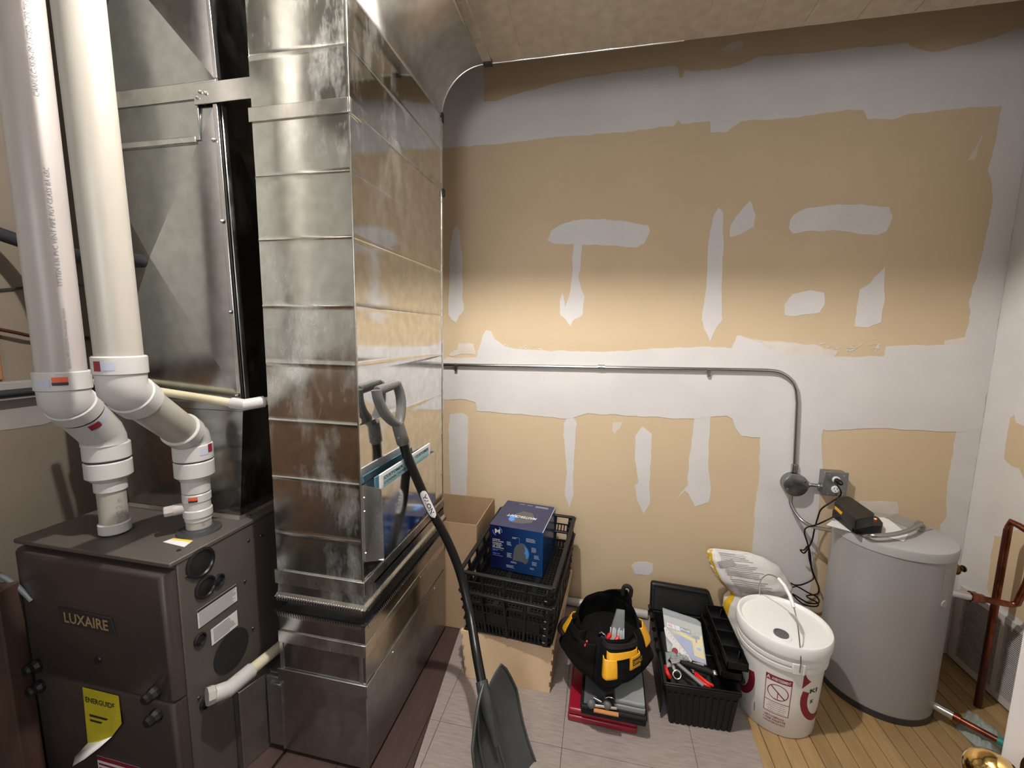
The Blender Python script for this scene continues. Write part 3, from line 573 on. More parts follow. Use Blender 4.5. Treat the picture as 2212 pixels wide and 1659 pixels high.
# ------------------------------------------------------------------ supply plenum above the furnace
PXl, PXr, PY0, PY1 = -1.745, -1.165, 1.155, 1.62
sp = thing('supply_plenum', 'tall galvanised supply plenum with X creases standing on the furnace', 'duct', ((PXl+PXr)/2, 1.39, FZ))
R = [[(-1.69, 1.163, FZ+.001), (-1.205, 1.163, FZ+.001), (-1.205, PY1, FZ+.001), (-1.69, PY1, FZ+.001)], [(PXl+.02, PY0, 1.225), (-1.158, PY0, 1.225), (-1.158, PY1, 1.225), (PXl+.02, PY1, 1.225)]]
MB().rings(R).build('coil_box', M['galv_dark'], sp, smooth=0)
MB().rings([[(-1.70, 1.150, FZ+.0005), (-1.195, 1.150, FZ+.0005), (-1.195, PY1, FZ+.0005), (-1.70, PY1, FZ+.0005)], [(-1.69, 1.160, FZ+.01), (-1.205, 1.160, FZ+.01), (-1.205, PY1, FZ+.01), (-1.69, PY1, FZ+.01)]]).build('base_flange', M['galv_edge'], sp, smooth=0)
MB().box((PXl, PY0-.006, 1.222), (-1.150, PY1, 1.250)).build('drip_ledge', M['galv_dark'], sp, bevel=.003)
def xpanel(name, a, b, c, d, n, h, mat):
    a, b, c, d, n = map(V, (a, b, c, d, n)); m_ = (a+b+c+d)/4+n*h
    return MB().add([a, b, c, d, m_], [(0, 1, 4), (1, 2, 4), (2, 3, 4), (3, 0, 4)]).build(name, mat, sp, smooth=0, fix=False)
xr1, xr2 = -1.156, -1.176   # right edge leans a touch
xpanel('front_panel', (PXl, PY0, 1.25), (xr1, PY0, 1.25), (xr2, PY0, 2.20), (PXl-.02, PY0, 2.20), (0, -1, 0), .022, M['galv_dark'])
xpanel('side_panel', (xr1, PY0, 1.25), (xr1, PY1, 1.25), (xr2, PY1, 2.20), (xr2, PY0, 2.20), (1, 0, 0), .010, M['galv_dark'])
xpanel('front_panel', (PXl-.02, PY0+.006, 2.24), (xr2, PY0+.006, 2.24), (-1.21, PY0+.006, CZ), (PXl-.02, PY0+.006, CZ), (0, -1, 0), .022, M['galv_dark'])
xpanel('side_panel', (xr2, PY0+.006, 2.24), (xr2, PY1, 2.24), (-1.21, PY1, CZ), (-1.21, PY0+.006, CZ), (1, 0, 0), .010, M['galv_side'])
MB().hexa([(xr1-.012, PY0-.010, 1.25), (xr1+.004, PY0-.010, 1.25), (xr1+.004, PY0+.002, 1.25), (xr1-.012, PY0+.002, 1.25)], [(xr2-.012, PY0-.010, 2.175), (xr2+.004, PY0-.010, 2.175), (xr2+.004, PY0+.002, 2.175), (xr2-.012, PY0+.002, 2.175)]).build('standing_seam', M['steel'], sp, bevel=.002)
MB().hexa([(xr1+.005, PY0+.004, 1.25), (xr1+.009, PY0+.004, 1.25), (xr1+.009, PY0+.02, 1.25), (xr1+.005, PY0+.02, 1.25)], [(xr2+.005, PY0+.004, 2.175), (xr2+.009, PY0+.004, 2.175), (xr2+.009, PY0+.02, 2.175), (xr2+.005, PY0+.02, 2.175)]).build('standing_seam', M['galv_edge'], sp, bevel=.001)
MB().hexa([(xr2-.006, PY0-.004, 2.25), (xr2+.006, PY0-.004, 2.25), (xr2+.006, PY0+.012, 2.25), (xr2-.006, PY0+.012, 2.25)], [(-1.216, PY0-.004, CZ), (-1.204, PY0-.004, CZ), (-1.204, PY0+.012, CZ), (-1.216, PY0+.012, CZ)]).build('standing_seam', M['steel'], sp, bevel=.002)
MB().box((PXl-.03, PY0-.008, 2.195), (xr2+.002, PY0+.01, 2.245)).build('joint_strip', M['galv_edge'], sp, bevel=.002)
MB().box((PXl-.02, PY0-.010, 2.075), (-1.242, PY0-.001, 2.190)).build('access_cover', M['galv_dark'], sp, bevel=.002)
MB().box((PXl-.02, PY0-.015, 2.068), (-1.255, PY0-.001, 2.086)).build('cover_lip', M['galv_edge'], sp, bevel=.002)
MB().box((-1.25, PY0-.013, 2.176), (-1.022, PY0-.009, 2.236)).build('tie_strap', M['galv_edge'], sp, bevel=.001)
for xx, zz in ((-1.235, 2.195), (-1.225, 2.21), (-1.205, 2.205), (-1.188, 2.07), (-1.176, 1.83), (-1.168, 1.55), (-1.162, 1.28)):
    MB().lathe([(0, 0), (.007, 0), (.006, .004), (.003, .008), (0, .008)], (xx, PY0-.012, zz), (0, -1, 0), 8).build('screw', M['steel'], sp)
# insulated refrigerant line entering the plenum
tag(MB().tube(sm([(WL+.05, 1.0, 1.83), (-1.98, 1.05, 1.80), (-1.86, 1.11, 1.755), (-1.72, 1.125, 1.73), (-1.52, 1.135, 1.715), (-1.47, 1.165, 1.71)]), .022, 14).build('refrigerant_line', M['insul']), 'fat black foam insulated line passing behind both vent pipes into the plenum', 'pipe')
# ================================================================== VENT PIPES
def fitring(mb, p, d, r, h, c=.003): mb.lathe([(0, -h/2), (r-c, -h/2), (r, -h/2+c), (r, h/2-c), (r-c, h/2), (0, h/2)], p, d, 40)
def seg(name, parent, a, b, r, mat, n=36): return MB().tube([a, b], r, n).build(name, M[mat], parent, smooth=50)
def hub(parent, p, d, r, h, mat='fit'):
    m = MB(); fitring(m, p, d, r, h); return m.build('hub', M[mat], parent, smooth=30)
def mark(parent, c, ax, r, zc, ang0, ang1, h, mat, name='sticker', off=.0008):
    """curved sticker on a cylinder: axis through c along ax, at height zc"""
    c, ax = V(c), V(ax).normalized(); u = V((1, 0, 0)); u = (u-ax*u.dot(ax)).normalized(); v = ax.cross(u)
    m = MB(); n = 8
    m.grid(lambda s, t: c+ax*(zc+h*(t-.5))+(u*math.cos(ang0+(ang1-ang0)*s)+v*math.sin(ang0+(ang1-ang0)*s))*(r+off), n, 1)
    return m.build(name, M[mat], parent, smooth=60, fix=False)
Zv = V((0, 0, 1))
vp = thing('vent_pipe', 'right white plastic vent pipe with elbows and drain tap entering a rubber gasket', 'pipe', (-1.260, 1.061, FZ))
U = V((-1.165, .811, 0)); Lw = V((-1.262, 1.061, 0))
pu = V((-1.165, .811, 1.345)); plw = V((-1.264, 1.061, 1.150)); dd = (plw-pu).normalized()
seg('riser', vp, (-1.165, .811, 1.39), (-1.178, .800, CZ-.003), .0462, 'pvc')
hub(vp, (-1.165, .811, 1.404), Zv, .0535, .046)
MB().tube([V((-1.165, .811, 1.385)), V((-1.165, .811, 1.362)), pu, pu+dd*.02, pu+dd*.03], [.050, .0495, .050, .050, .050], 40).build('elbow', M['fit'], vp, smooth=60)
hub(vp, pu+dd*.052, dd, .0535, .046)
seg('offset_pipe', vp, pu+dd*.06, plw-dd*.06, .0465, 'pvc')
hub(vp, plw-dd*.052, dd, .0535, .040)
MB().tube([plw-dd*.035, plw-dd*.005, plw-Zv*.012, plw-Zv*.025], [.0500, .050, .050, .050], 40).build('elbow', M['fit'], vp, smooth=60)
b0 = V((-1.262, 1.061, 0))
hub(vp, b0+Zv*1.106, Zv, .0535, .050); hub(vp, b0+Zv*1.052, Zv, .0535, .050)
MB().lathe([(.0505, 1.079), (.0505, 1.082)], b0, Zv, 40).build('glue_joint', M['glue'], vp)
MB().lathe([(.050, 1.03), (.042, 1.018), (.0385, 1.012), (.0385, .975), (0, .975)], b0, Zv, 40).build('reducer', M['fit'], vp, smooth=30)
seg('pipe_section', vp, b0+Zv*.99, b0+Zv*.9, .0335, 'pvcp'); hub(vp, b0+Zv*.957, Zv, .039, .028)
seg('tee_body', vp, b0+Zv*.945, b0+Zv*.88, .0365, 'fit'); hub(vp, b0+Zv*.905, Zv, .040, .028)
seg('pipe_section', vp, b0+Zv*.895, b0+Zv*.842, .0345, 'pvc')
tp = b0+Zv*.925; td = V((-.62, -.75, -.02)).normalized()
MB().tube([tp, tp+td*.062], .0175, 24).build('drain_tap', M['pvcp'], vp); MB().lathe([(0, 0), (.017, 0), (.017, .022), (.015, .025), (0, .025)], tp+td*.060, td, 8).build('tap_cap', M['pvcp'], vp, smooth=20)
seg('tap_neck', vp, tp+td*.03, tp+td*.064, .0135, 'pvcp')
MB().lathe([(0, 0), (.062, 0), (.060, .006), (.047, .009), (.044, .014), (.035, .015), (0, .015)], b0+Zv*FZ, Zv, 40).build('gasket', flat('grey_rubber', (.035, .036, .038), .5), vp)
mark(vp, b0, Zv, .039, .957, math.radians(-74), math.radians(-38), .017, 'orange_red'); mark(vp, b0, Zv, .039, .952, math.radians(-74), math.radians(-38), .006, 'ink', 'sticker', .0012)
mark(vp, (-1.165, .811, 0), Zv, .0535, 1.404, math.radians(-94), math.radians(-76), .024, 'maroon'); mark(vp, (-1.165, .811, 0), Zv, .0535, 1.404, math.radians(-74), math.radians(-46), .018, 'silverink')
mark(vp, b0, Zv, .0535, 1.110, math.radians(-22), math.radians(4), .020, 'silverink'); mark(vp, b0, Zv, .0535, 1.118, math.radians(5), math.radians(24), .026, 'maroon')
vq = thing('vent_pipe', 'left printed white plastic vent pipe with orange sticker nearest the left wall', 'pipe', (-1.503, .985, FZ))
c0 = V((-1.503, .985, 0)); lu = V((-1.435, .856, 1.300)); ll = V((-1.500, .978, 1.165)); de = (ll-lu).normalized()
seg('riser', vq, (-1.435, .856, 1.36), (-1.438, .850, CZ-.003), .0500, 'pvcp')
hub(vq, (-1.435, .856, 1.350), Zv, .0575, .052)
MB().tube([V((-1.435, .856, 1.335)), V((-1.435, .856, 1.322)), lu, lu+de*.02], [.054, .0535, .054, .054], 40).build('elbow', M['fit'], vq, smooth=60)
hub(vq, lu+de*.044, de, .0575, .042)
MB().tube([lu+de*.05, ll-de*.02, ll-Zv*.012, ll-Zv*.03], [.0545, .0545, .0545, .0545], 40).build('elbow', M['fit'], vq, smooth=60)
mark(vq, lu, de, .0545, .088, math.radians(10), math.radians(38), .022, 'maroon'); mark(vq, lu, de, .0545, .085, math.radians(-30), math.radians(8), .014, 'silverink')
MB().lathe([(.0548, 0), (.0548, .0035)], lu+de*.066, de, 40).build('glue_joint', M['glue'], vq)
hub(vq, c0+Zv*1.112, Zv, .0575, .050); hub(vq, c0+Zv*1.055, Zv, .0575, .052)
MB().lathe([(.0540, 1.082), (.0540, 1.086)], c0, Zv, 40).build('glue_joint', M['glue'], vq)
MB().lathe([(.054, 1.03), (.046, 1.02), (.0405, 1.016), (.0405, .985), (0, .985)], c0, Zv, 40).build('reducer', M['fit'], vq, smooth=30)
seg('pipe_section', vq, c0+Zv*1.0, c0+Zv*.86, .0355, 'pvc'); hub(vq, c0+Zv*.862, Zv, .0405, .034)
MB().lathe([(0, 0), (.036, 0), (.036, .006), (0, .006)], c0+Zv*FZ, Zv, 32).build('gasket', M['rubber'], vq)
mark(vq, (-1.435, .856, 0), Zv, .0575, 1.352, math.radians(-52), math.radians(-22), .022, 'orange_red'); mark(vq, (-1.435, .856, 0), Zv, .0575, 1.345, math.radians(-52), math.radians(-22), .008, 'ink', 'sticker', .0012)
mark(vq, (-1.435, .856, 0), Zv, .0575, 1.346, math.radians(-92), math.radians(-56), .020, 'silverink')
def pipe_print(parent, c, r, s, z, ang, h, mat='greyink'):
    """factory printing that runs down the pipe, bent onto its surface"""
    m = MB(); text_mb(m, s, (0, 0, 0), (1, 0, 0), (0, 1, 0), h, None, False, 0)
    vs = [V((c[0]+r*math.cos(ang-p[1]/r), c[1]+r*math.sin(ang-p[1]/r), z+p[0])) for p in m.v]; m.v = [tuple(q) for q in vs]
    m.build('printing', M[mat], parent, smooth=0, fix=False)
pipe_print(vq, (-1.435, .855), .0508, 'SYSTEM 636 PVC VENT PIPE FGV CLASS IIA 65C', 1.60, math.radians(-8), .010)
pipe_print(vq, (-1.435, .856), .0508, 'ROYAL PIPE SYSTEMS Woodbridge Ontario', 1.385, math.radians(-8), .008)
pipe_print(vq, (-1.435, .853), .0508, 'CAN/ULC-S636-08 LISTED CERTIFIED', 2.06, math.radians(-8), .010)
pipe_print(vq, (c0.x, c0.y), .0362, 'PVC 2 in', .88, math.radians(2), .016)
pipe_print(vp, (b0.x, b0.y), .0352, '2 in', .848, math.radians(-12), .014)
# ------------------------------------------------------------------ condensate lines
cl = thing('condensate_pipe', 'cream condensate pipe with white elbow crossing in front of the plenum', 'pipe', (-1.3, 1.12, 1.25))
e1 = V((-1.095, 1.10, 1.258))
seg('pipe', cl, (-1.72, 1.118, 1.305), e1, .0135, 'cpvc', 20); seg('pipe', cl, e1, (-1.035, 1.22, 1.268), .0135, 'cpvc', 20)
MB().tube([e1+V((-.045, .002, .003)), e1, e1+V((.025, .05, .004))], .0185, 20).build('elbow', M['fit'], cl, smooth=40)
c2 = thing('condensate_pipe', 'lower cream condensate pipe resting on the metal boot beside the furnace', 'pipe', (-1.11, 1.1, .33))
e2 = V((-1.108, .985, .365))
seg('pipe', c2, e2+V((0, .04, -.003)), (-1.115, 1.32, .320), .0185, 'cpvc', 20)
MB().tube([e2+V((-.02, -.035, .008)), e2, e2+V((0, .085, -.010))], .0245, 20).build('elbow', M['fit'], c2, smooth=40)
MB().lathe([(0, 0), (.027, 0), (.027, .018), (.024, .022), (0, .022)], e2+V((-.028, -.049, .012)), V((.5, .85, -.15)), 8).build('end_cap', M['pvcp'], c2, smooth=20)
# ================================================================== LEFT EDGE
tag(MB().hexa([(-1.84, .74, 0), (-1.685, .80, 0), (-1.705, .86, 0), (-1.86, .80, 0)], [(-1.84, .74, .72), (-1.695, .80, .72), (-1.715, .86, .72), (-1.86, .80, .72)]).build('wood_post', M['stud'], bevel=.004), 'rough reddish brown wood post in the lower left corner beside the furnace', 'post')
tag(MB().tube(sm([(-1.80, .80, .80), (-1.765, .83, .76), (-1.73, .852, .715), (-1.70, .862, .675), (-1.68, .864, .655)]), .007, 10).build('grey_cable', M['wire']), 'thin grey cable hanging down to the left side of the furnace', 'cable')
# ================================================================== CONDUIT AND BOXES ON THE BACK WALL
YC = WB-.014
def pY(px, py, Y=YC): return atY(px, py, Y)
cn = thing('electrical_conduit', 'thin steel conduit running along the back wall and bending down to the round box', 'conduit', pY(1300, 793))
a, b, c = pY(930, 787.5), pY(1655, 800), pY(1716.5, 1012)
bend = sm([pY(1655, 800), pY(1683, 804), pY(1706, 818), pY(1719, 838), pY(1723, 870)], 5)
MB().tube([a, (a+b)/2]+bend+[c], .0098, 14).build('tube', M['emt'], cn, smooth=60)
for px, py in ((985, 789), (1532, 799)):
    p = pY(px, py); m = MB(); m.tube([p+V((-.006, 0, 0)), p+V((.006, 0, 0))], .0125, 16); m.box((p.x-.007, YC-.004, p.z-.032), (p.x+.007, WB-.001, p.z-.008)); m.build('strap', M['emt'], cn, smooth=40)
p = pY(1299, 793); MB().tube([p+V((-.018, 0, 0)), p+V((.018, 0, 0))], .0128, 16).build('coupling', M['emt'], cn); MB().box((p.x-.006, YC-.0145, p.z-.004), (p.x+.006, YC-.011, p.z+.004)).build('coupling_window', M['boxsteel'], cn)
MB().tube([c+V((0, 0, .02)), c+V((0, 0, -.016))], .0155, 16).build('connector', M['emt'], cn)
jb = thing('junction_box', 'round grey steel junction box with blank cover on the back wall', 'box', pY(1714, 1041))
p = atY(1710, 1041, WB); jc = V((p.x, WB, p.z))
MB().lathe([(0, .002), (.053, .002), (.053, .046), (.0, .046)], jc, (0, -1, 0), 40).build('box_body', M['boxsteel'], jb)
jo = MB().lathe([(0, .0465), (.0545, .0465), (.0545, .050), (.052, .0515), (0, .0515)], jc, (0, -1, 0), 40).build('cover', flat('brushed_cover', (.22, .225, .23), .3, 1, c2=(.30, .31, .31), ns=8), jb)
for dx, dz in ((.036, .022), (-.036, -.022)): MB().lathe([(0, 0), (.005, 0), (.004, .003), (0, .003)], jc+V((dx, -.0515, dz)), (0, -1, 0), 10).build('screw', M['steel'], jb)
MB().tube([jc+V((.052, -.024, .002)), jc+V((.118, -.024, -.002))], .009, 14).build('nipple', M['emt'], jb); MB().lathe([(0, 0), (.015, 0), (.015, .014), (0, .014)], jc+V((.053, -.024, .002)), (1, 0, 0), 8).build('locknut', M['emt'], jb, smooth=20); MB().lathe([(0, 0), (.014, 0), (.014, .010), (0, .010)], jc+V((.106, -.024, 0)), (1, 0, 0), 8).build('locknut', M['emt'], jb, smooth=20)
ob = thing('outlet_box', 'square steel outlet box with white duplex outlet beside the round junction box', 'outlet', (1.10, WB, .80))
ox0, ox1, oz0, oz1 = 1.062, 1.158, .757, .868
MB().box((ox0, WB-.05, oz0), (ox1, WB-.0015, oz1)).build('box_body', M['boxsteel'], ob, bevel=.005)
MB().box((ox0-.003, WB-.056, oz0-.003), (ox1+.003, WB-.05, oz1+.003)).build('cover_plate', M['boxsteel'], ob, bevel=.004)
for zc in (.788, .834):
    q = MB().lathe([(0, 0), (.0165, 0), (.0165, .004), (.0155, .005), (0, .005)], (1.110, WB-.056, zc), (0, -1, 0), 24).build('receptacle', M['lid'], ob)
    for dx in (-.006, .006): MB().box((1.110+dx-.001, WB-.0615, zc-.001), (1.110+dx+.001, WB-.061, zc+.008)).build('slot', M['ink'], q)
    MB().lathe([(0, 0), (.0025, 0), (0, .0005)], (1.110, WB-.061, zc-.008), (0, -1, 0), 10).build('ground_hole', M['ink'], q)
for dx, dz in ((-.03, .045), (.03, .045), (-.03, -.046), (.03, -.046)): MB().lathe([(0, 0), (.004, 0), (.003, .002), (0, .002)], (1.11+dx, WB-.056, .812+dz), (0, -1, 0), 8).build('screw', M['steel'], ob)
fx = sm([jc+V((-.006, -.026, -.050)), atY(1709, 1090, 2.20), atY(1728, 1120, 2.17), atY(1752, 1136, 2.12), atY(1785, 1144, 2.03), atY(1840, 1154, 1.91), atZ(1880, 1157, .747), atZ(1925, 1155, .752), atZ(1960, 1147, .755), atZ(1978, 1138, .757), atZ(1990, 1132, .750)], 12)
tag(MB().tube(fx, [.0078+(.0009 if i % 2 else 0) for i in range(len(fx))], 12).build('armoured_cable', flat('armoured_cable_metal', (.42, .41, .40), .35, 1)), 'grey armoured flexible cable from the round box over the tank top', 'cable')
# ================================================================== WATER HEATER
T0, T1, TR, TH = V((1.208, 1.938, 0)), V((1.196, 1.915, 0)), .192, .725
wh = thing('water_heater', 'small grey cylindrical electric water heater standing in the right corner', 'water heater', (T0.x, T0.y, 0))
def tring(z, r, n=64):
    c = T0+(T1-T0)*(z/TH); return [(c.x+r*math.cos(2*math.pi*k/n), c.y+r*math.sin(2*math.pi*k/n), z) for k in range(n)]
MB().rings([tring(.028, TR), tring(.2, TR), tring(.45, TR), tring(.688, TR)]).build('tank_shell', M['tank'], wh, smooth=40)
MB().rings([tring(.0, TR-.006), tring(.0, TR+.001), tring(.028, TR+.002), tring(.030, TR-.002)]).build('base_ring', flat('dark_base_ring', (.03, .03, .032), .5), wh, smooth=40)
MB().rings([tring(.686, TR+.0005), tring(.6865, TR+.003), tring(.716, TR+.003), tring(.722, TR+.0005), tring(.725, TR-.006), tring(.7255, 0.001)]).build('tank_lid', M['tank_lid'], wh, smooth=30)
pts = [atZ(1910, 1117, .730), atZ(1935, 1108, .730), atZ(2016, 1141, .730), atZ(1990, 1148, .730)]
MB().prism([(p.x, p.y) for p in pts], (0, 0, .7255), (1, 0, 0), (0, 1, 0), (0, 0, 1), 0, .003).build('junction_cover', flat('dusty_cover', (.26, .24, .22), .6), wh, bevel=.001)
p = atZ(1986, 1134, .735); MB().lathe([(0, 0), (.016, 0), (.016, .012), (.011, .014), (.011, .022), (0, .022)], (p.x, p.y, .729), (0, 0, 1), 8).build('cable_clamp', M['emt'], wh, smooth=20)
lb = MB(); aa = math.radians(-98)
def tsurf(a, z, r=TR+.0008): c = T0+(T1-T0)*(z/TH); return V((c.x+r*math.cos(a), c.y+r*math.sin(a), z))
for (x0, x1, z0_, z1_) in ((-68, -60, .655, .657), (-68, -60, .624, .626), (-68, -60, .590, .592)): lb.grid(lambda s, t: tsurf(math.radians(x0+(x1-x0)*s), z0_+(z1_-z0_)*t), 4, 1)
lb.grid(lambda s, t: tsurf(math.radians(-68+.5*s), .590+.067*t), 1, 4)
lb.build('clear_label', M['silverink'], wh, smooth=60, fix=False)
MB().lathe([(0, 0), (.016, 0), (.014, .003), (0, .003)], tsurf(math.radians(-62), .52, TR-.0005), (math.cos(math.radians(-62)), math.sin(math.radians(-62)), 0), 20).build('side_plug', M['tank_lid'], wh)
MB().lathe([(0, 0), (.024, 0), (.024, .004), (.018, .006), (0, .006)], tsurf(math.radians(-14), .508, TR-.001), (math.cos(math.radians(-14)), math.sin(math.radians(-14)), 0), 24).build('port_ring', M['white'], wh)
# relief valve
rv = tag(MB().lathe([(0, 0), (.014, 0), (.014, .02), (.022, .024), (.024, .034), (.023, .052), (.016, .060), (.008, .066), (.008, .072), (.014, .074), (.012, .08), (0, .08)], tsurf(math.radians(2), .575, TR-.001), (1, 0, .12), 12).build('relief_valve', M['brassd']), 'dark aged brass relief valve on the right side of the grey water heater', 'valve')
# hot and cold pipes
A = tsurf(math.radians(-16), .508, TR+.003)
hp = thing('copper_pipe', 'looping copper pipe joined to the upper tank port by a silver nipple', 'pipe', A)
el = V((1.590, 1.868, .487)); Bt = V((1.600, 1.800, .80))
MB().tube([A, A+(el-A)*.34], .0155, 20).build('silver_nipple', M['steel'], hp, smooth=50)
MB().lathe([(0, 0), (.021, 0), (.021, .022), (.017, .024), (.017, .045), (.015, .05), (0, .05)], A+(el-A)*.33, (el-A), 6).build('adapter', M['copper'], hp, smooth=20)
pA = V((1.577, 1.915, 0)); topA = V((1.577, 1.905, .805)); topB = V((1.612, 1.812, .765))
hp_pts = [A+(el-A)*.5, A+(el-A)*.9, el, el+V((.012, -.006, .012)), el+V((.016, -.010, .05)), V((1.606, 1.838, .62)), V((1.608, 1.815, .74)), V((1.606, 1.822, .770)), V((1.598, 1.845, .786)), V((1.585, 1.885, .800)), topA, V((1.577, 1.912, .78)), V((1.577, 1.913, .4)), V((1.577, 1.915, .002))]
MB().tube(hp_pts, .0115, 16).build('tube', M['copper'], hp, smooth=60)
MB().tube([V((1.577, 1.9135, .77)), V((1.577, 1.915, .004))], .0122, 16).build('riser', M['copperd'], hp, smooth=60)
for q in (V((1.606, 1.838, .62)), ): MB().tube([q+V((0, .002, -.03)), q+V((.001, -.004, .03))], .0152, 16).build('coupling', M['copperd'], hp)
A2 = tsurf(math.radians(-42), .058, TR-.001); E2 = V((1.500, 1.665, .055))
cp2 = thing('copper_pipe', 'short copper pipe with teal tape joined to the lower tank port near the floor', 'pipe', A2)
MB().tube([A2, A2+(E2-A2)*.27], .015, 20).build('silver_nipple', M['steel'], cp2, smooth=50)
MB().tube([A2+(E2-A2)*.26, A2+(E2-A2)*.36], .017, 12).build('adapter', M['copper'], cp2, smooth=50)
MB().tube([A2+(E2-A2)*.34, E2], .0115, 16).build('tube', M['copper'], cp2, smooth=50)
MB().tube([A2+(E2-A2)*.80, A2+(E2-A2)*.90], .0135, 16).build('teal_tape', M['teal'], cp2, smooth=50)
MB().tube([A2+(E2-A2)*.93, A2+(E2-A2)*1.06], .0125, 16).build('silver_end', M['steel'], cp2, smooth=50)
# crumpled clear plastic
qc = [atZ(2062, 1572, 0), atZ(2090, 1535, 0), atZ(2172, 1592, 0), atZ(2150, 1655, 0)]
def bagp(s, t):
    p = qc[0]*(1-s)*(1-t)+qc[1]*(1-s)*t+qc[2]*s*t+qc[3]*s*(1-t)
    h = .012+.030*abs(noise.noise(V((s*3.1, t*2.3, 1))))+.022*abs(noise.noise(V((s*8, t*7, 4))))
    e = min(s, 1-s, t, 1-t)*6; h *= min(1, e)
    return V((p.x, p.y, .003+h))
tag(MB().grid(bagp, 26, 26).build('plastic_wrap', M['clear2'], smooth=60, fix=False, solid=.0006), 'crumpled clear plastic wrap on the floor under the lower copper pipe', 'plastic wrap')
# grille
gr = thing('wall_grille', 'long white louvred return grille low on the right wall behind the copper pipe', 'grille', (WR-.01, 1.9, .2))
f = MB(); gx = WR-.012
cols = [(1.995, 2.175), (1.795, 1.975), (1.595, 1.775)]
f.box((gx, 1.57, .345), (WR-.001, 2.20, .372)); f.box((gx, 1.57, .012), (WR-.001, 2.20, .040))
for y in (1.57, 1.775, 1.975, 2.175): f.box((gx, y, .040), (WR-.001, y+(.02 if y != 2.175 else .025), .345))
f.build('frame', M['grille'], gr, smooth=0)
for y0, y1 in cols:
    m = MB(); n = 38
    for k in range(n):
        z = .044+(.345-.044)*k/n
        m.box((gx+.001, y0, z), (gx+.006, y1, z+.0016))
    q = m.build('louvres', M['grille'], gr, smooth=0, fix=False); q['kind'] = 'stuff'
MB().box((WR-.0015, 1.58, .03), (WR-.0005, 2.19, .36)).build('dark_opening', M['hole'], gr, smooth=0)
# papers, charger, cord
def sheet(lbl, P, z):
    m = MB().prism([(atZ(a, b, z).x, atZ(a, b, z).y) for a, b in P], (0, 0, z), (1, 0, 0), (0, 1, 0), (0, 0, 1), 0, .0006)
    tag(m.build('paper_sheet', M['paper'], smooth=0), lbl, 'paper', 'papers on the tank top')
sheet('white paper sheet under the battery charger at the left edge of the tank top', [(1785, 1134), (1800, 1122), (1880, 1150), (1850, 1152)], .7262)
sheet('white paper sheet on the tank top between charger and cable clamp', [(1880, 1118), (1915, 1118), (1962, 1155), (1952, 1170), (1880, 1150)], .7270)
ch = thing('battery_charger', 'black battery charger with yellow striped battery on top of the tank', 'charger', atZ(1850, 1120, .728))
def topprism(P, z0_, z1_, inset=1.0):
    Q = [atZ(a, b, z1_) for a, b in P]; c = sum(Q, V())/len(Q)
    return MB().prism([((c+(q-c)*inset).x, (c+(q-c)*inset).y) for q in Q], (0, 0, 0), (1, 0, 0), (0, 1, 0), (0, 0, 1), z0_, z1_)
topprism([(1799, 1100), (1806, 1093), (1835, 1088), (1900, 1118), (1908, 1128), (1906, 1136), (1850, 1136), (1842, 1133)], .728, .762).build('charger_base', M['blk'], ch, bevel=.006, seg=3)
topprism([(1803, 1083), (1810, 1074), (1832, 1071), (1841, 1075), (1889, 1108), (1887, 1115), (1850, 1122), (1842, 1117)], .763, .806).build('battery', M['blk'], ch, bevel=.005, seg=3)
q0, q1 = atZ(1812, 1093, .79), atZ(1837, 1110, .79)
a_, b_ = atZ(1803, 1083, .806), atZ(1842, 1117, .806); dn = (b_-a_).normalized(); sd = dn.cross(Zv); sd = sd if sd.dot(V((-1, -1, 0))) > 0 else -sd
MB().prism([(.012, 0), (.075, 0), (.080, .012), (.012, .012)], a_+sd*.001-V((0, 0, .028)), dn, Zv, sd, -.002, .0016).build('yellow_stripe', M['bag_yellow'], ch, smooth=0)
p = atZ(1891, 1121, .763); MB().lathe([(0, 0), (.005, 0), (.004, .002), (0, .002)], p, Zv, 12).build('indicator_light', M['led'], ch)
p = atZ(1913, 1133, .729); 
cord = sm([atY(1802, 1040, WB-.085), atY(1810, 1050, WB-.10), atY(1817, 1063, WB-.085), atY(1812, 1074, 2.165), atY(1795, 1085, 2.15), atY(1774, 1100, 2.16), atY(1766, 1120, 2.17), atY(1759, 1145, 2.18), atY(1754, 1168, 2.18), atY(1743, 1188, 2.18), atY(1736, 1195, 2.17), atY(1729, 1188, 2.17), atY(1737, 1188, 2.16), atY(1746, 1180, 2.18), atY(1748, 1205, 2.18), atY(1755, 1235, 2.18), atY(1757, 1250, 2.18), atY(1735, 1262, 2.17), atY(1718, 1264, 2.16), atY(1708, 1260, 2.16), atY(1712, 1268, 2.15), atY(1722, 1267, 2.15), atY(1745, 1280, 2.16), atY(1765, 1290, 2.17), atY(1768, 1302, 2.16), atY(1745, 1302, 2.15), atY(1712, 1283, 2.14), atY(1735, 1305, 2.14), atY(1762, 1310, 2.15), atY(1766, 1302, 2.16), atY(1742, 1288, 2.16), atY(1765, 1283, 2.17), atY(1769, 1270, 2.17), atY(1762, 1252, 2.18), atY(1753, 1225, 2.18), atY(1750, 1195, 2.175), atY(1744, 1172, 2.17), atY(1738, 1152, 2.16), atY(1742, 1140, 2.13), atY(1765, 1133, 2.08), atY(1785, 1124, 2.04), atZ(1799, 1117, .745)], 6)
tag(MB().tube(cord, .0034, 8).build('charger_cord', M['blk'], smooth=60), 'black tangled charger cord hanging from the outlet beside the water heater', 'cord')
pg = MB().lathe([(0, 0), (.012, 0), (.013, .02), (.009, .034), (.004, .04), (0, .04)], (1.110, WB-.0615, .832), (.1, -1, -.1), 16)
tag(pg.build('plug', M['blk']), 'black plug in the upper socket of the square outlet box', 'plug')
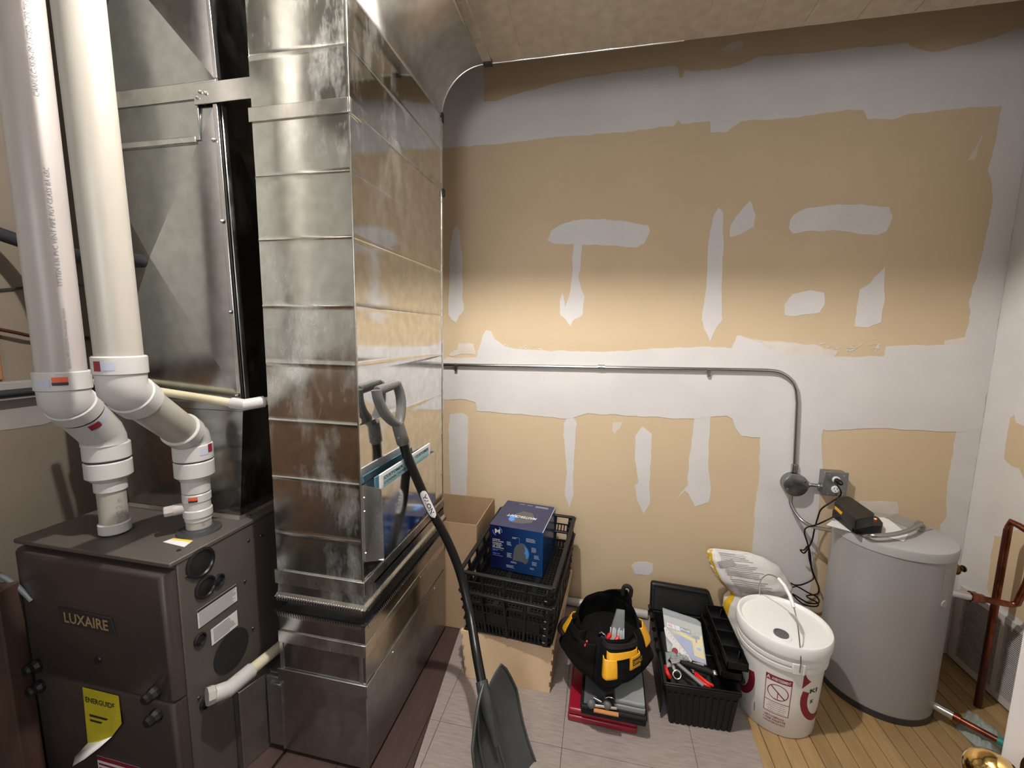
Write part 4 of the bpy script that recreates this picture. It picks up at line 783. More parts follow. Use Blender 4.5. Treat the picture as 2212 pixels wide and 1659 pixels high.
# ================================================================== BUCKET
bc = V((.748, 1.718, 0))
bu = thing('bucket', 'white plastic pail with lid, wire handle and dark red printing on bare planks', 'bucket', bc)
def br(z): return .1315+(.150-.1315)*z/.36
MB().lathe([(0, .0), (.128, .0), (br(.004), .004), (br(.15), .15), (br(.285), .285), (br(.285)+.008, .287), (br(.285)+.009, .302), (br(.3), .305), (br(.31), .312), (br(.31)+.009, .314), (br(.31)+.009, .326), (br(.33), .328), (br(.34), .34), (br(.345)+.004, .345), (.158, .352), (0, .352)], bc, Zv, 72).build('pail_body', M['bucket'], bu, smooth=40)
MB().box((bc.x-.022, bc.y-br(.3)-.013, .286), (bc.x+.020, bc.y-br(.3)+.01, .328)).build('handle_lug', M['bucket'], bu, bevel=.003)
MB().lathe([(.150, .345), (.162, .346), (.1635, .352), (.1635, .384), (.160, .391), (.152, .392), (.146, .386), (.143, .381), (.02, .381), (0, .381)], bc, Zv, 72).build('lid', M['lid'], bu, smooth=35)
p = atZ(1687, 1372, .382); lid_sp = (p.x, p.y, .381)
MB().lathe([(0, 0), (.036, 0), (.035, .004), (.028, .005), (0, .005)], lid_sp, Zv, 40).build('spout_ring', M['lid'], bu)
MB().lathe([(.0, .005), (.025, .005), (.025, .010), (.021, .011), (.020, .008), (0, .008)], lid_sp, Zv, 32).build('spout_cap', M['greyd'], bu)
wire = sm([(bc.x, bc.y-.163, .300), (bc.x-.002, bc.y-.163, .36), (bc.x-.008, bc.y-.125, .47), (bc.x-.016, bc.y-.07, .535), (bc.x-.030, bc.y+.0, .558), (bc.x-.045, bc.y+.07, .53), (bc.x-.045, bc.y+.13, .45), (bc.x-.02, bc.y+.163, .34), (bc.x, bc.y+.160, .300)], 8)
MB().tube(wire, .0022, 8).build('wire_handle', M['emt'], bu, smooth=60)
MB().tube([wire[20], wire[24], wire[28], wire[32]], .0065, 14).build('handle_grip', M['lid'], bu, smooth=60)
def bsurf(deg, z, off=.0006): a = math.radians(deg); r = br(z)+off; return V((bc.x+r*math.cos(a), bc.y+r*math.sin(a), z))
def bpatch(name, d0, d1, z0_, z1_, mat, par=None, off=.0006): return MB().grid(lambda s, t: bsurf(d0+(d1-d0)*s, z0_+(z1_-z0_)*t, off), 10, 2).build(name, M[mat], par or bu, smooth=60, fix=False)
C0 = -110.5
wl = bpatch('warning_label', C0-17, C0+17, .088, .246, 'maroon')
bpatch('label_ground', C0-16, C0+16, .091, .222, 'bucket', wl, .0010)
bpatch('divider', C0-16, C0+16, .137, .1395, 'maroon', wl, .0013)
rg = MB(); rg.grid(lambda s, t: bsurf(C0+(12.6+1.2*t)*math.cos(2*math.pi*s), .181+(.030+.0028*t)*math.sin(2*math.pi*s), .0014), 32, 1); rg.grid(lambda s, t: bsurf(C0-9.5+19*s+1.6*(t-.5), .203-.044*s+.002*(t-.5), .0014), 6, 1); rg.grid(lambda s, t: bsurf(C0+1*t-.5, .155+.03*s, .0014), 4, 1); rg.grid(lambda s, t: bsurf(C0-6+12*s, .152+.0015*t, .0014), 4, 1)
rg.build('prohibition_sign', M['maroon'], wl, smooth=0, fix=False)
def btext(name, s, deg, z, h, wdeg, mat, par=None, off=.0014):
    m = MB(); text_mb(m, s, (0, 0, 0), (1, 0, 0), (0, 1, 0), h, 1.0, True, 0)
    m.v = [tuple(bsurf(deg+(p[0]-.5)*wdeg, z+p[1], off)) for p in m.v]; return m.build(name, M[mat], par or bu, smooth=0, fix=False)
btext('lettering', 'AVERTISSEMENT', C0+3, .227, .012, 24, 'bucket', wl, .0012); btext('warning_triangle', 'A', C0-13.5, .226, .015, 5, 'bucket', wl, .0012)
for k in range(5): btext('lettering', 'ne pas laisser un enfant pres du seau'[k:k+26], C0, .128-k*.0085, .0045, 26-random.random()*5, 'maroon', wl)
btext('lettering', 'LIMITE D\'EMPILAGE :', C0-1, .070, .007, 28, 'maroon'); btext('lettering', '1 PAR PALETTE', C0-1, .057, .008, 30, 'maroon'); btext('lettering', '3 PALETTES DE HAUT', C0-1, .045, .007, 30, 'maroon')
def oval(cd, side):
    m = MB(); m.grid(lambda s, t: bsurf(cd+(36-11*t)*math.cos(math.radians(-200+220*s) if side < 0 else math.radians(160+220*s)), .175+(.105-.026*t)*math.sin(math.radians(-200+220*s) if side < 0 else math.radians(160+220*s)), .0007), 48, 2)
    return m.build('oval_emblem', M['maroon'], bu, smooth=60, fix=False)
ov = oval(C0-68, -1); ov2 = oval(C0+66, 1)
btext('lettering', 'AN', C0-60, .20, .028, 16, 'ink'); btext('lettering', 'KIL', C0-60, .235, .022, 14, 'ink'); btext('lettering', 'KI', C0+50, .20, .018, 14, 'ink'); btext('lettering', 'K', C0+50, .155, .016, 6, 'ink')
for d0, d1, k in ((C0-58, C0-34, 0),): 
    m = MB(); m.add([tuple(bsurf(d, z, .0007)) for d, z in ((C0-62, .086), (C0-50, .055), (C0-30, .050), (C0-30, .086))], [(0, 1, 2, 3)]); m.build('corner_print', M['maroon'], bu, smooth=0, fix=False)
m = MB(); m.add([tuple(bsurf(d, z, .0009)) for d, z in ((C0+30, .284), (C0+30, .222), (C0+40, .245), (C0+58, .284))], [(0, 1, 2, 3)]); m.build('corner_print', M['maroon'], bu, smooth=0, fix=False)
# ================================================================== SACK BEHIND THE BUCKET
sk = thing('plastic_sack', 'crumpled white and yellow plastic sack leaning on the wall behind the pail', 'sack', (.76, 2.08, 0))
prof = [(.000, .645, .93, .075), (.03, .640, .94, .095), (.10, .635, .945, .09), (.16, .640, .94, .08), (.215, .645, .93, .07), (.255, .672, .90, .045), (.285, .640, .915, .055), (.33, .598, .93, .065), (.38, .565, .905, .055), (.42, .552, .865, .04), (.455, .548, .80, .022), (.468, .556, .755, .008), (.474, .575, .73, .003)]
def skp(a, t, off=0):
    f = t*(len(prof)-1); i = min(int(f), len(prof)-2); g = f-i; P = [prof[i][k]*(1-g)+prof[i+1][k]*g for k in range(4)]
    c = (P[1]+P[2])/2; hx = (P[2]-P[1])/2; cs, sn = math.cos(a), math.sin(a)
    x = c+hx*math.copysign(abs(cs)**.75, cs); y = 2.10-.02*t+P[3]*math.copysign(abs(sn)**.8, sn)
    nz = noise.noise(V((x*14, y*10, P[0]*20)))*.007+noise.noise(V((x*40, y*30, P[0]*34)))*.0035
    k = min(1, P[0]/.04)
    return V((x+cs*(nz*k+off), y+sn*(nz*k+off), P[0]))
na, nt_ = 56, 60
MB().rings([[skp(2*math.pi*i/na, j/nt_) for i in range(na)] for j in range(nt_+1)]).build('sack_body', M['sack'], sk, smooth=70)
MB().grid(lambda s, t: skp(math.radians(-172+22*s+6*t*s), .02+.93*t, .0015), 8, 60).build('yellow_stripe', M['sack_y'], sk, smooth=70, fix=False)
m = MB()
for k in range(26):
    t0 = .50+k*.0155; a0 = -122+random.random()*3; a1 = a0+(28+22*random.random()) if k % 9 else a0+4
    m.grid(lambda s, t: skp(math.radians(a0+(a1-a0)*s), t0+.006*t, .0022), 10, 1)
m.build('printed_text', M['sack_g'], sk, smooth=60, fix=False)
m = MB(); text_mb(m, 'ILTER', (0, 0, 0), (1, 0, 0), (0, 1, 0), 1, 1.0, True, 0)
m.v = [tuple(skp(math.radians(-168+14*p[1]), .88-.33*p[0], .0028)) for p in m.v]; m.build('lettering', M['paper'], sk, smooth=0, fix=False)
m = MB(); m.grid(lambda s, t: skp(math.radians(-132+34*s), .70+.06*t+.05*s, .0026), 8, 2); m.build('grey_flash', M['sack_g'], sk, smooth=60, fix=False)
# ================================================================== SHOVEL
sv = thing('shovel', 'black bent shaft snow shovel with grey D grip leaning against the tall duct', 'shovel', (-.26, 1.16, 0))
def zx(px, py, z): return atZ(px, py, z)
gA = V((-.672, 1.262, 1.322)); gB = V((-.672, 1.392, 1.330)); nk = V((-.668, 1.333, 1.120))
zs_ = [1.13, 1.05, .95, .86, .76, .66, .55, .46, .38]
px_ = [(867, 943), (880, 985), (903, 1040), (930, 1100), (965, 1165), (993, 1235), (1014, 1320), (1029, 1410), (1046, 1500)]
xs_ = [-.664, -.655, -.630, -.598, -.548, -.500, -.445, -.385, -.335]
sp_ = sm([atX(a, b, x_) for (a, b), x_ in zip(px_, xs_)], 8)
MB().tube(sp_, .0165, 20).build('shaft', M['shaft'], sv, smooth=70)
top = sp_[0]; dirn = (sp_[0]-sp_[3]).normalized()
nkp = top+dirn*.055
MB().tube([top-dirn*.03, top-dirn*.025, top+dirn*.02, nkp], [.0175, .022, .0215, .0205], 20).build('grip_socket', M['grip'], sv, smooth=50)
MB().lathe([(0, 0), (.006, 0), (.005, .004), (0, .005)], top-dirn*.0+V((.0, -.021, 0)), (0, -1, 0), 12).build('screw', M['grip'], sv)
gu = (gB-gA).normalized(); gh = nkp+dirn*.135
gA = gh-gu*.062; gB = gh+gu*.062
m = MB(); n = 60; R = []
rsq = []
for i in range(n+1):
    t = i/n; rsq.append(.0135+(.0022 if (i//2) % 2 else 0))
m.tube([gA+(gB-gA)*(i/n) for i in range(n+1)], rsq, 16); m.build('hand_grip', M['grip'], sv, smooth=40)
sdir = dirn.cross(gu).normalized()
for s_, e in ((-1, gA), (1, gB)):
    pts = sm([nkp-dirn*.01, nkp+dirn*.015+gu*s_*.028, nkp+dirn*.055+gu*s_*.058, nkp+dirn*.10+gu*s_*.070, e+dirn*.004+gu*s_*.004], 5)
    m = MB(); R = []
    for i, p in enumerate(pts):
        t = (pts[min(i+1, len(pts)-1)]-pts[max(i-1, 0)]).normalized(); a = t.cross(sdir).normalized()
        hw = .0085+.004*math.sin(math.pi*i/(len(pts)-1)); hd = .016
        R.append([p+a*hw*c_+sdir*hd*d_ for c_, d_ in ((-1, -.7), (-.5, -1), (.5, -1), (1, -.7), (1, .7), (.5, 1), (-.5, 1), (-1, .7))])
    m.rings(R); m.build('grip_arm', M['grip'], sv, smooth=50)
# blade: scoop facing the room, near-edge towards the camera
J = sp_[-1]; tipc = V((-.215, 1.12, .012))
L = (tipc-J); Ld = L.normalized(); Wd = V((.06, 1, .05)); Wd = (Wd-Ld*Wd.dot(Ld)).normalized(); Nd = Wd.cross(Ld).normalized()
if Nd.x < 0: Nd = -Nd
def blade(s, t, off=0):
    w_ = (.075+.115*min(1, (t/.30))**.7) if t < .3 else .19
    x_ = (s-.5)*2; cv_ = .060*(abs(x_)**2.2)*(1-.35*t); earl = .045*max(0, abs(x_)-.55)/.45*(1-min(1, t*2.2))
    rib = .006*max(0, 1-abs(abs(x_)-.35)/.12)*max(0, math.sin(math.pi*min(1, t*1.15)))
    return J+Ld*(t*L.length*1.0-earl-.01)+Wd*(x_*w_*.92)+Nd*(cv_-.012+rib+.020*math.sin(math.pi*t)*-1+off)
MB().grid(lambda s, t: blade(s, t), 40, 24).build('blade', M['blade'], sv, smooth=60, solid=.004, fix=False)
MB().tube([J-Ld*.004+(sp_[-2]-J).normalized()*.035, J, J+Ld*.05+Nd*-.004, J+Ld*.15-Nd*.004], [.0205, .0215, .020, .008], 20).build('blade_socket', M['blade'], sv, smooth=60)
m = MB(); m.tube([blade(0.0, t/14, .002) for t in range(15)], .0042, 8); m.build('blade_rim', M['blade'], sv, smooth=60)
m = MB(); m.tube([blade(1.0, t/14, .002) for t in range(15)], .0042, 8); m.build('blade_rim', M['blade'], sv, smooth=60)
for s_ in (.30, .64): MB().tube([blade(s_, .10+.85*t/12, .0035) for t in range(13)], [.003]+[.006]*11+[.003], 8).build('stiffening_rib', M['blade'], sv, smooth=60)
# oval decal with letters on the shaft
i0 = min(range(len(sp_)), key=lambda i: abs(sp_[i].z-.875)); 
pc = sp_[i0]; td = (sp_[i0-3]-sp_[i0+3]).normalized(); tc_ = (CP-pc); tc_ = (tc_-td*tc_.dot(td)).normalized(); ts = td.cross(tc_).normalized()
def sh(a, l, off):
    f = i0 + l/((sp_[i0]-sp_[i0+1]).length); i = max(0, min(len(sp_)-2, int(f))); g = f-i; p = sp_[i]*(1-g)+sp_[i+1]*g
    return p+(tc_*math.cos(a)+ts*math.sin(a))*(.0165+off)
m = MB(); m.grid(lambda s, t: sh((s-.5)*2*.95*math.sqrt(max(0, 1-(2*t-1)**4)), (t-.5)*.125, .0006), 8, 20); dec = m.build('oval_decal', M['paper'], sv, smooth=60, fix=False)
m = MB(); text_mb(m, 'NOVA', (0, 0, 0), (1, 0, 0), (0, 1, 0), 1, 1.0, True, 0); m.v = [tuple(sh((p[1]-.5)*-.9, (.5-p[0])*.085, .0014)) for p in m.v]; m.build('lettering', M['ink'], dec, smooth=0, fix=False)
# ================================================================== CARDBOARD BOX
cb = thing('cardboard_box', 'open tall brown cardboard box between the duct and the back wall', 'box', (-.73, 2.04, 0))
cx0, cx1, cy0, cy1, ch_ = -.90, -.556, 1.862, 2.205, .563; th = .004
MB().box((cx0, cy0, .002), (cx1, cy0+th, ch_)).build('front_wall', M['card'], cb); MB().box((cx0, cy1-th, .002), (cx1, cy1, ch_)).build('back_wall', M['card'], cb)
MB().box((cx0, cy0+th, .002), (cx0+th, cy1-th, ch_)).build('side_wall', M['card'], cb); MB().box((cx1-th, cy0+th, .002), (cx1, cy1-th, ch_)).build('side_wall', M['card'], cb)
MB().box((cx0+th, cy0+th, .30), (cx1-th, cy1-th, .304)).build('inner_flap', M['card_in'], cb)
# ================================================================== WOODEN BOX, CRATES
wb = thing('wooden_box', 'pale plywood box with finger joints on the tiles under the black crates', 'box', (-.335, 1.85, 0))
wy0, wy1 = 1.580, 2.08; F0, F1, G0, G1 = (-.519, -.150), (-.548, -.139), .002, .206
def wpan(name, a, b, t=.009, mat='woodbox'): return MB().hexa(a, b).build(name, M[mat], wb, bevel=.001, seg=1)
fy = 1.598
wpan('front_board', [(F0[0], wy0, G0), (F0[1], wy0, G0), (F0[1], wy0+.009, G0), (F0[0], wy0+.009, G0)], [(F1[0], fy, G1), (F1[1], fy, G1), (F1[1], fy+.009, G1), (F1[0], fy+.009, G1)])
wpan('back_board', [(F0[0], wy1, G0), (F0[1], wy1, G0), (F0[1], wy1+.009, G0), (F0[0], wy1+.009, G0)], [(F1[0]+.04, wy1+.03, .240), (F1[1]+.04, wy1+.03, .240), (F1[1]+.04, wy1+.039, .245), (F1[0]+.04, wy1+.039, .245)])
for k, (xa, xb) in enumerate(((F0[0], F1[0]), (F0[1]-.009, F1[1]-.009))):
    wpan('side_board', [(xa, wy0+.009, G0), (xa+.009, wy0+.009, G0), (xa+.009, wy1, G0), (xa, wy1, G0)], [(xb, fy+.009, G1), (xb+.009, fy+.009, G1), (xb+.049, wy1+.03, .245), (xb+.04, wy1+.03, .245)])
for k in range(4):
    z = .03+.047*k; t = z/G1
    for s_, x0_, x1_ in ((1, F0[1], F1[1]), (-1, F0[0], F1[0])):
        xx = x0_+(x1_-x0_)*t; yy = wy0+(fy-wy0)*t
        MB().box((xx-(.006 if s_ > 0 else -.0005), yy-.0008, z), (xx+(.0005 if s_ > 0 else .006)-0*s_, yy+.008, z+.020)).build('finger_joint', M['knot'] if s_ > 0 else M['card'], wb)
MB().lathe([(0, 0), (.006, 0), (.005, .001), (0, .001)], (-.27, fy+.011, .135), (0, -1, 0), 14).build('knot', M['knot'], wb)
def make_crate(label_, zoff):
    r = thing('plastic_crate', label_, 'crate', (0, 0, 0), 'nested black crates')
    W2, LL, H = .2, .57, .195; tp_ = .014
    def wl_(x, y, z):   # taper towards the bottom
        k = tp_*(1-z/H); return (x-math.copysign(k, x), y+(k if y < LL/2 else -k), z)
    def bar3(m, a, b, w_, h_): m.bar(wl_(*a), wl_(*b), w_, h_)
    m = MB()
    for x in np.arange(-W2+.02, W2-.015, .0165): m.bar((x, tp_, .004), (x, LL-tp_, .004), .005, .006)
    for y in np.arange(.03, LL-.02, .0165): m.bar((-W2+tp_, y, .004), (W2-tp_, y, .004), .005, .006)
    for x in (-.07, .07): m.box((x-.012, tp_, .001), (x+.012, LL-tp_, .008))
    q = m.build('floor_grid', M['crate'], r, smooth=0); q['kind'] = 'stuff'
    m = MB()
    for (a, b) in (((-W2, 0), (W2, 0)), ((W2, 0), (W2, LL)), ((W2, LL), (-W2, LL)), ((-W2, LL), (-W2, 0))):
        m.bar((a[0], a[1], H), (b[0], b[1], H), .018, .010)
    m.build('rim', M['crate'], r, bevel=.003)
    for (a, b) in (((-W2, 0), (W2, 0)), ((W2, 0), (W2, LL)), ((W2, LL), (-W2, LL)), ((-W2, LL), (-W2, 0))):
        m = MB(); A_, B_ = V((*a, 0)), V((*b, 0)); D = (B_-A_); n = int(D.length/.0155)
        for z in (.006, .055, .108, .150): bar3(m, (*a, z), (*b, z), .006, .006)
        for i in range(1, n):
            p = A_+D*(i/n)
            if i % 6 == 0: m.bar(wl_(p.x, p.y, .004), wl_(p.x, p.y, H-.004), .010, .012)
            else:
                m.bar(wl_(p.x, p.y, .004), wl_(p.x, p.y, .056), .0055, .0045)
                m.bar(wl_(p.x, p.y, .107), wl_(p.x, p.y, .152), .0055, .0045)
        # solid band with label field
        a0, b0_ = A_+D*.12, A_+D*.88
        m.hexa([wl_(a0.x, a0.y, .055), wl_(b0_.x, b0_.y, .055), V(wl_(b0_.x, b0_.y, .055))+V((0, .002, 0)), V(wl_(a0.x, a0.y, .055))+V((.002, .002, 0))], [wl_(a0.x, a0.y, .1), wl_(b0_.x, b0_.y, .1), V(wl_(b0_.x, b0_.y, .1))+V((0, .002, 0)), V(wl_(a0.x, a0.y, .1))+V((.002, .002, 0))]) if zoff == 0 else None
        q = m.build('side_lattice', M['crate'], r, smooth=0); q['kind'] = 'stuff'
    for sx in (-1, 1):
        for yy in (0, LL):
            m = MB(); s2 = 1 if yy == 0 else -1; cpts = arc((sx*(W2-.03), yy+s2*.03, 0), (sx, 0, 0), (0, -s2, 0), .032, 0, math.pi/2, 6)
            for z0_, z1_ in ((.0, H-.002),):
                lo = [V(wl_(p.x, p.y, z0_)) for p in cpts]; hi = [V(wl_(p.x, p.y, z1_)) for p in cpts]
                m.add(lo+hi, [(i, i+1, 7+i+1, 7+i) for i in range(6)])
            for k in range(5):
                m.tube([V(wl_(p.x, p.y, .02+.036*k))+V((0, 0, 0)) for p in cpts], .0042, 6)
            m.build('corner_post', M['crate'], r, smooth=50, solid=.003)
    r.rotation_euler = (math.radians(4.6), 0, math.radians(-4.6)); r.location = V((-.342, 1.574, .214))+V((0, 0, zoff)); return r
make_crate('lower black perforated crate of the nested pair, resting on the plywood box', 0)
make_crate('upper black perforated crate of the nested pair, holding the blue carton', .088)
cs = thing('tool_case', 'flat black plastic case with white 40 marking inside the lower crate', 'case', (0, 0, 0))
MB().box((-.165, .03, .0), (.165, .50, .070)).build('case_shell', M['crate2'], cs, bevel=.006)
tm = MB(); text_mb(tm, '40', (.045, .029, .036), (1, 0, 0), (0, 0, 1), .024, .036, True, .0006); tm.build('lettering', M['paper'], cs, smooth=0)
cs.rotation_euler = (math.radians(4.6), 0, math.radians(-4.6)); cs.location = V((-.342, 1.574, .214+.0085))
# blue carton
bb = thing('blue_box', 'glossy dark blue retail carton printed MASTERCRAFT in the upper crate', 'box', (0, 0, 0))
BWd, BD, BH = .268, .268, .232
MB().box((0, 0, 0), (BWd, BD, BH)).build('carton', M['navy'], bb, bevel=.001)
MB().box((.0, .0, BH-.001), (BWd, BD, BH+.0006)).build('top_flap', M['blue_top'], bb)
MB().box((BWd-.0035, .0, BH+.0006), (BWd, BD, BH+.0010)).build('top_edge', M['silverink'], bb)
tm = MB(); text_mb(tm, 'M', (.027, 0, BH-.042), (1, 0, 0), (0, 0, 1), .024, .027, True); tm.build('lettering', M['paper'], bb, smooth=0)
m = MB()
for a0, a1 in ((-.2, 1.2), (math.pi-.2, math.pi+1.2)):
    m.grid(lambda s, t: V((.040+(.0215+.0035*t)*math.cos(a0+(a1-a0)*s), -.0007, BH-.030+(.0215+.0035*t)*math.sin(a0+(a1-a0)*s))), 8, 1)
m.build('logo_arcs', M['sky'], bb, smooth=0, fix=False)
tm = MB()
for i, (s_, w_, zz) in enumerate((('CORDED', .040, .155), ('DETAIL SANDER', .058, .1465), ('PONCEUSE', .046, .136), ('A DETAILS', .05, .128), ('A FIL', .046, .120), ('DE FINITION', .058, .112))): text_mb(tm, s_, (.014, 0, zz), (1, 0, 0), (0, 0, 1), .0055, w_, True)
tm.build('lettering', M['paper'], bb, smooth=0)
tm = MB(); text_mb(tm, '120 V', (.014, 0, .096), (1, 0, 0), (0, 0, 1), .006, .026, True); text_mb(tm, '2300 W', (.014, 0, .079), (1, 0, 0), (0, 0, 1), .007, .038, True); tm.build('lettering', M['sky'], bb, smooth=0)
m = MB()
for x0_, z0_, w_, n in ((.115, .185, .028, 2), (.185, .190, .048, 4), (.088, .155, .028, 4), (.212, .145, .026, 5), (.088, .095, .028, 5), (.225, .108, .028, 4), (.215, .072, .028, 4), (.108, .055, .034, 2), (.085, .032, .045, 3), (.205, .04, .022, 2)):
    lines(m, (x0_, 0, z0_-n*.0045), (1, 0, 0), (0, 0, 1), w_, n*.0052, n, .0008)
m.box((.014, -.0008, .104), (.068, -.0006, .105)); m.box((.014, -.0008, .072), (.068, -.0006, .073)); m.box((.152, -.0008, .155), (.1528, -.0006, .185)); m.box((.128, -.0008, .185), (.152, -.0006, .1858))
m.build('small_print', M['silverink'], bb, smooth=0)
ill = [(.118, .062), (.120, .085), (.126, .125), (.138, .148), (.152, .153), (.158, .160), (.176, .158), (.182, .150), (.196, .135), (.202, .11), (.198, .082), (.192, .062), (.180, .05), (.172, .060), (.15, .062)]
MB().prism(ill, (0, 0, 0), (1, 0, 0), (0, 0, 1), (0, -1, 0), 0, .0008).build('printed_machine', M['greyd'], bb, smooth=0)
MB().prism([(.176, .148), (.190, .135), (.2, .112), (.197, .090), (.186, .082), (.184, .10), (.176, .112), (.183, .122)], (0, 0, 0), (1, 0, 0), (0, 0, 1), (0, -1, 0), 0, .0011).build('printed_blue_panel', M['sky'], bb, smooth=0)
tm = MB(); text_mb(tm, 'MASTERCRAFT', (.205, .125, BH), (-1, 0, 0), (0, -1, 0), .022, .155, True, .0012, .2); tm.build('lettering', M['paper'], bb, smooth=0)
MB().prism([(.075, .06), (.10, .05), (.15, .052), (.19, .075), (.195, .12), (.17, .17), (.12, .175), (.085, .13)], (0, 0, BH), (1, 0, 0), (0, 1, 0), (0, 0, 1), 0, .0008).build('printed_machine', M['greyd'], bb, smooth=0)
MB().prism([(.07, .075), (.09, .058), (.105, .075), (.095, .09), (.115, .105), (.09, .125), (.072, .11)], (0, 0, BH), (1, 0, 0), (0, 1, 0), (0, 0, 1), 0, .0010).build('printed_blue_panel', M['sky'], bb, smooth=0)
m = MB(); lines(m, (.165, .232, BH), (1, 0, 0), (0, 1, 0), .085, .018, 3, .001); m.box((.075, .245, BH+.0008), (.105, .248, BH+.001)); m.box((.118, .243, BH+.0008), (.148, .246, BH+.001)); m.build('small_print', M['silverink'], bb, smooth=0)
bb.rotation_euler = (math.radians(3.5), 0, math.radians(-6.5)); bb.location = (-.494, 1.893, .337)
# ================================================================== RED CASE, TOOL ROLL, TOOL BAG
rc = thing('red_case', 'dark red plastic case flat on the tiles at the bottom of the tool pile', 'case', (.07, 1.67, 0))
def rbox(x0, x1, y0, y1, z0_, z1_, a, name, mat, par, bev=.008):
    c = ((x0+x1)/2, (y0+y1)/2); P = [rot(p, c, a) for p in ((x0, y0), (x1, y0), (x1, y1), (x0, y1))]
    return MB().prism(P, (0, 0, 0), (1, 0, 0), (0, 1, 0), (0, 0, 1), z0_, z1_).build(name, M[mat], par, bevel=bev, seg=3)
ra = math.radians(-1)
rbox(-.065, .195, 1.47, 1.86, .003, .028, ra, 'lower_shell', 'red_case', rc); rbox(-.062, .192, 1.473, 1.857, .029, .055, ra, 'upper_shell', 'red_case', rc)
bt = thing('tool_tray', 'black tray case with grey lid section on top of the red case', 'case', (.11, 1.65, .056))
rbox(-.015, .225, 1.455, 1.84, .056, .078, ra, 'lower_shell', 'blkm', bt); rbox(-.018, .228, 1.452, 1.843, .079, .096, ra, 'upper_shell', 'blkm', bt)
rbox(-.005, .218, 1.465, 1.83, .0962, .099, ra, 'tray_floor', 'greyd', bt, .001)
gc = thing('grey_case', 'grey molded tool case lying on the right side of the black tray', 'case', (.16, 1.6, .1))
rbox(.108, .220, 1.462, 1.83, .0995, .122, ra, 'lower_shell', 'grey_case', gc, .006); rbox(.110, .218, 1.464, 1.828, .1225, .140, ra, 'upper_shell', 'grey_case', gc, .006)
# grey handle at the back
gh_ = thing('drill_case', 'grey plastic case with carry handle standing behind the black tool bag', 'case', (.07, 1.93, 0))
gm = MB(); P = [(-.05, .0), (.16, 0), (.16, .19), (.125, .235), (.04, .235), (.03, .215), (-.05, .16)]
gm.prism(P, (0, 1.93, .003), (1, 0, 0), (0, 0, 1), (0, -1, 0), -.03, .03); gm.build('case_shell', M['grey_case'], gh_, bevel=.006)
h0, h1 = atY(1272, 1322, 1.90), atY(1303, 1301, 1.90)
MB().tube(sm([h0+V((0, .02, -.03)), h0, (h0+h1)/2+V((0, 0, .004)), h1, h1+V((.012, .01, -.012))], 5), .0085, 10).build('handle', M['grey_case'], gh_, smooth=60)
# hand tools in the black tray
dw = thing('grey_ball_grip_tool', 'chrome tool with dark grey ball grips at the front of the black tray', 'tool', (.05, 1.50, .1))
for px, py in ((1277, 1520), (1312, 1523)):
    p = atZ(px, py, .115); MB().lathe([(0, -.016), (.008, -.0145), (.0145, -.007), (.016, 0), (.0145, .007), (.008, .0145), (0, .016)], p, (0, 0, 1), 20).build('ball_grip', M['greyd'], dw, smooth=60)
p0, p1 = atZ(1277, 1522, .112), atZ(1332, 1530, .112)
MB().tube([p0, p1], .006, 12).build('bar', M['steel'], dw); MB().tube([atZ(1283, 1508, .118), atZ(1300, 1517, .118)], .006, 12).build('bar', M['steel'], dw)
MB().box((p0.x+.01, p0.y-.018, .0995), (p0.x+.10, p0.y-.003, .104)).build('orange_insert', flat('orange_wood_insert', (.5, .22, .07), .6), dw)
m = MB(); q = atZ(1318, 1512, .12); m.tube(sm([q+V((-.018, .004, 0)), q+V((-.005, .012, 0)), q+V((.014, .010, 0)), q+V((.022, -.004, 0)), q+V((.016, -.018, 0))], 5), .0045, 8); m.build('hook', M['steel'], dw, smooth=60)
# tool bag
tb = thing('tool_bag', 'black open tool bag with yellow patches piled on the grey and black cases', 'bag', (.07, 1.655, .142))
BC = V((.070, 1.648, 0))
ZL = [(.142, .138), (.148, .168), (.172, .192), (.200, .198), (.235, .180), (.285, .152), (.33, .128), (.375, .108)]
def bagr(a, z):
    for (z0_, r0), (z1_, r1) in zip(ZL[:-1], ZL[1:]):
        if z <= z1_: break
    g = max(0, min(1, (z-z0_)/(z1_-z0_))); R_ = r0+(r1-r0)*g
    p_ = 1.18+.9*max(0, (z-.24)/.1); c_, s_ = abs(math.cos(a)), abs(math.sin(a))
    return R_/((c_**p_+s_**p_)**(1/p_))
def rimz(a):   # rim height varies: high at back right, low at front pockets
    d = math.cos(a-math.radians(62)); e = math.cos(a-math.radians(150)); return .335+.040*max(0, d)+.020*max(0, e)
def bagp_(a, z, off=0):
    r = bagr(a, z)+off; nz = noise.noise(V((math.cos(a)*2.2, math.sin(a)*2.2, z*9)))*.010
    return V((BC.x+(r+nz)*math.cos(a), BC.y+(r+nz)*math.sin(a), z))
na = 64; R = []
for j in range(17):
    t = j/16; R.append([bagp_(2*math.pi*i/na, .142+(rimz(2*math.pi*i/na)-.142)*t) for i in range(na)])
for j in range(1, 9):
    t = j/8; R.append([bagp_(2*math.pi*i/na, rimz(2*math.pi*i/na)-(rimz(2*math.pi*i/na)-.265)*t, -.006-.01*t) for i in range(na)])
R.append([V((BC.x+.02*math.cos(2*math.pi*i/na), BC.y+.02*math.sin(2*math.pi*i/na), .262)) for i in range(na)])
MB().rings(R).build('bag_body', M['bag'], tb, smooth=60)
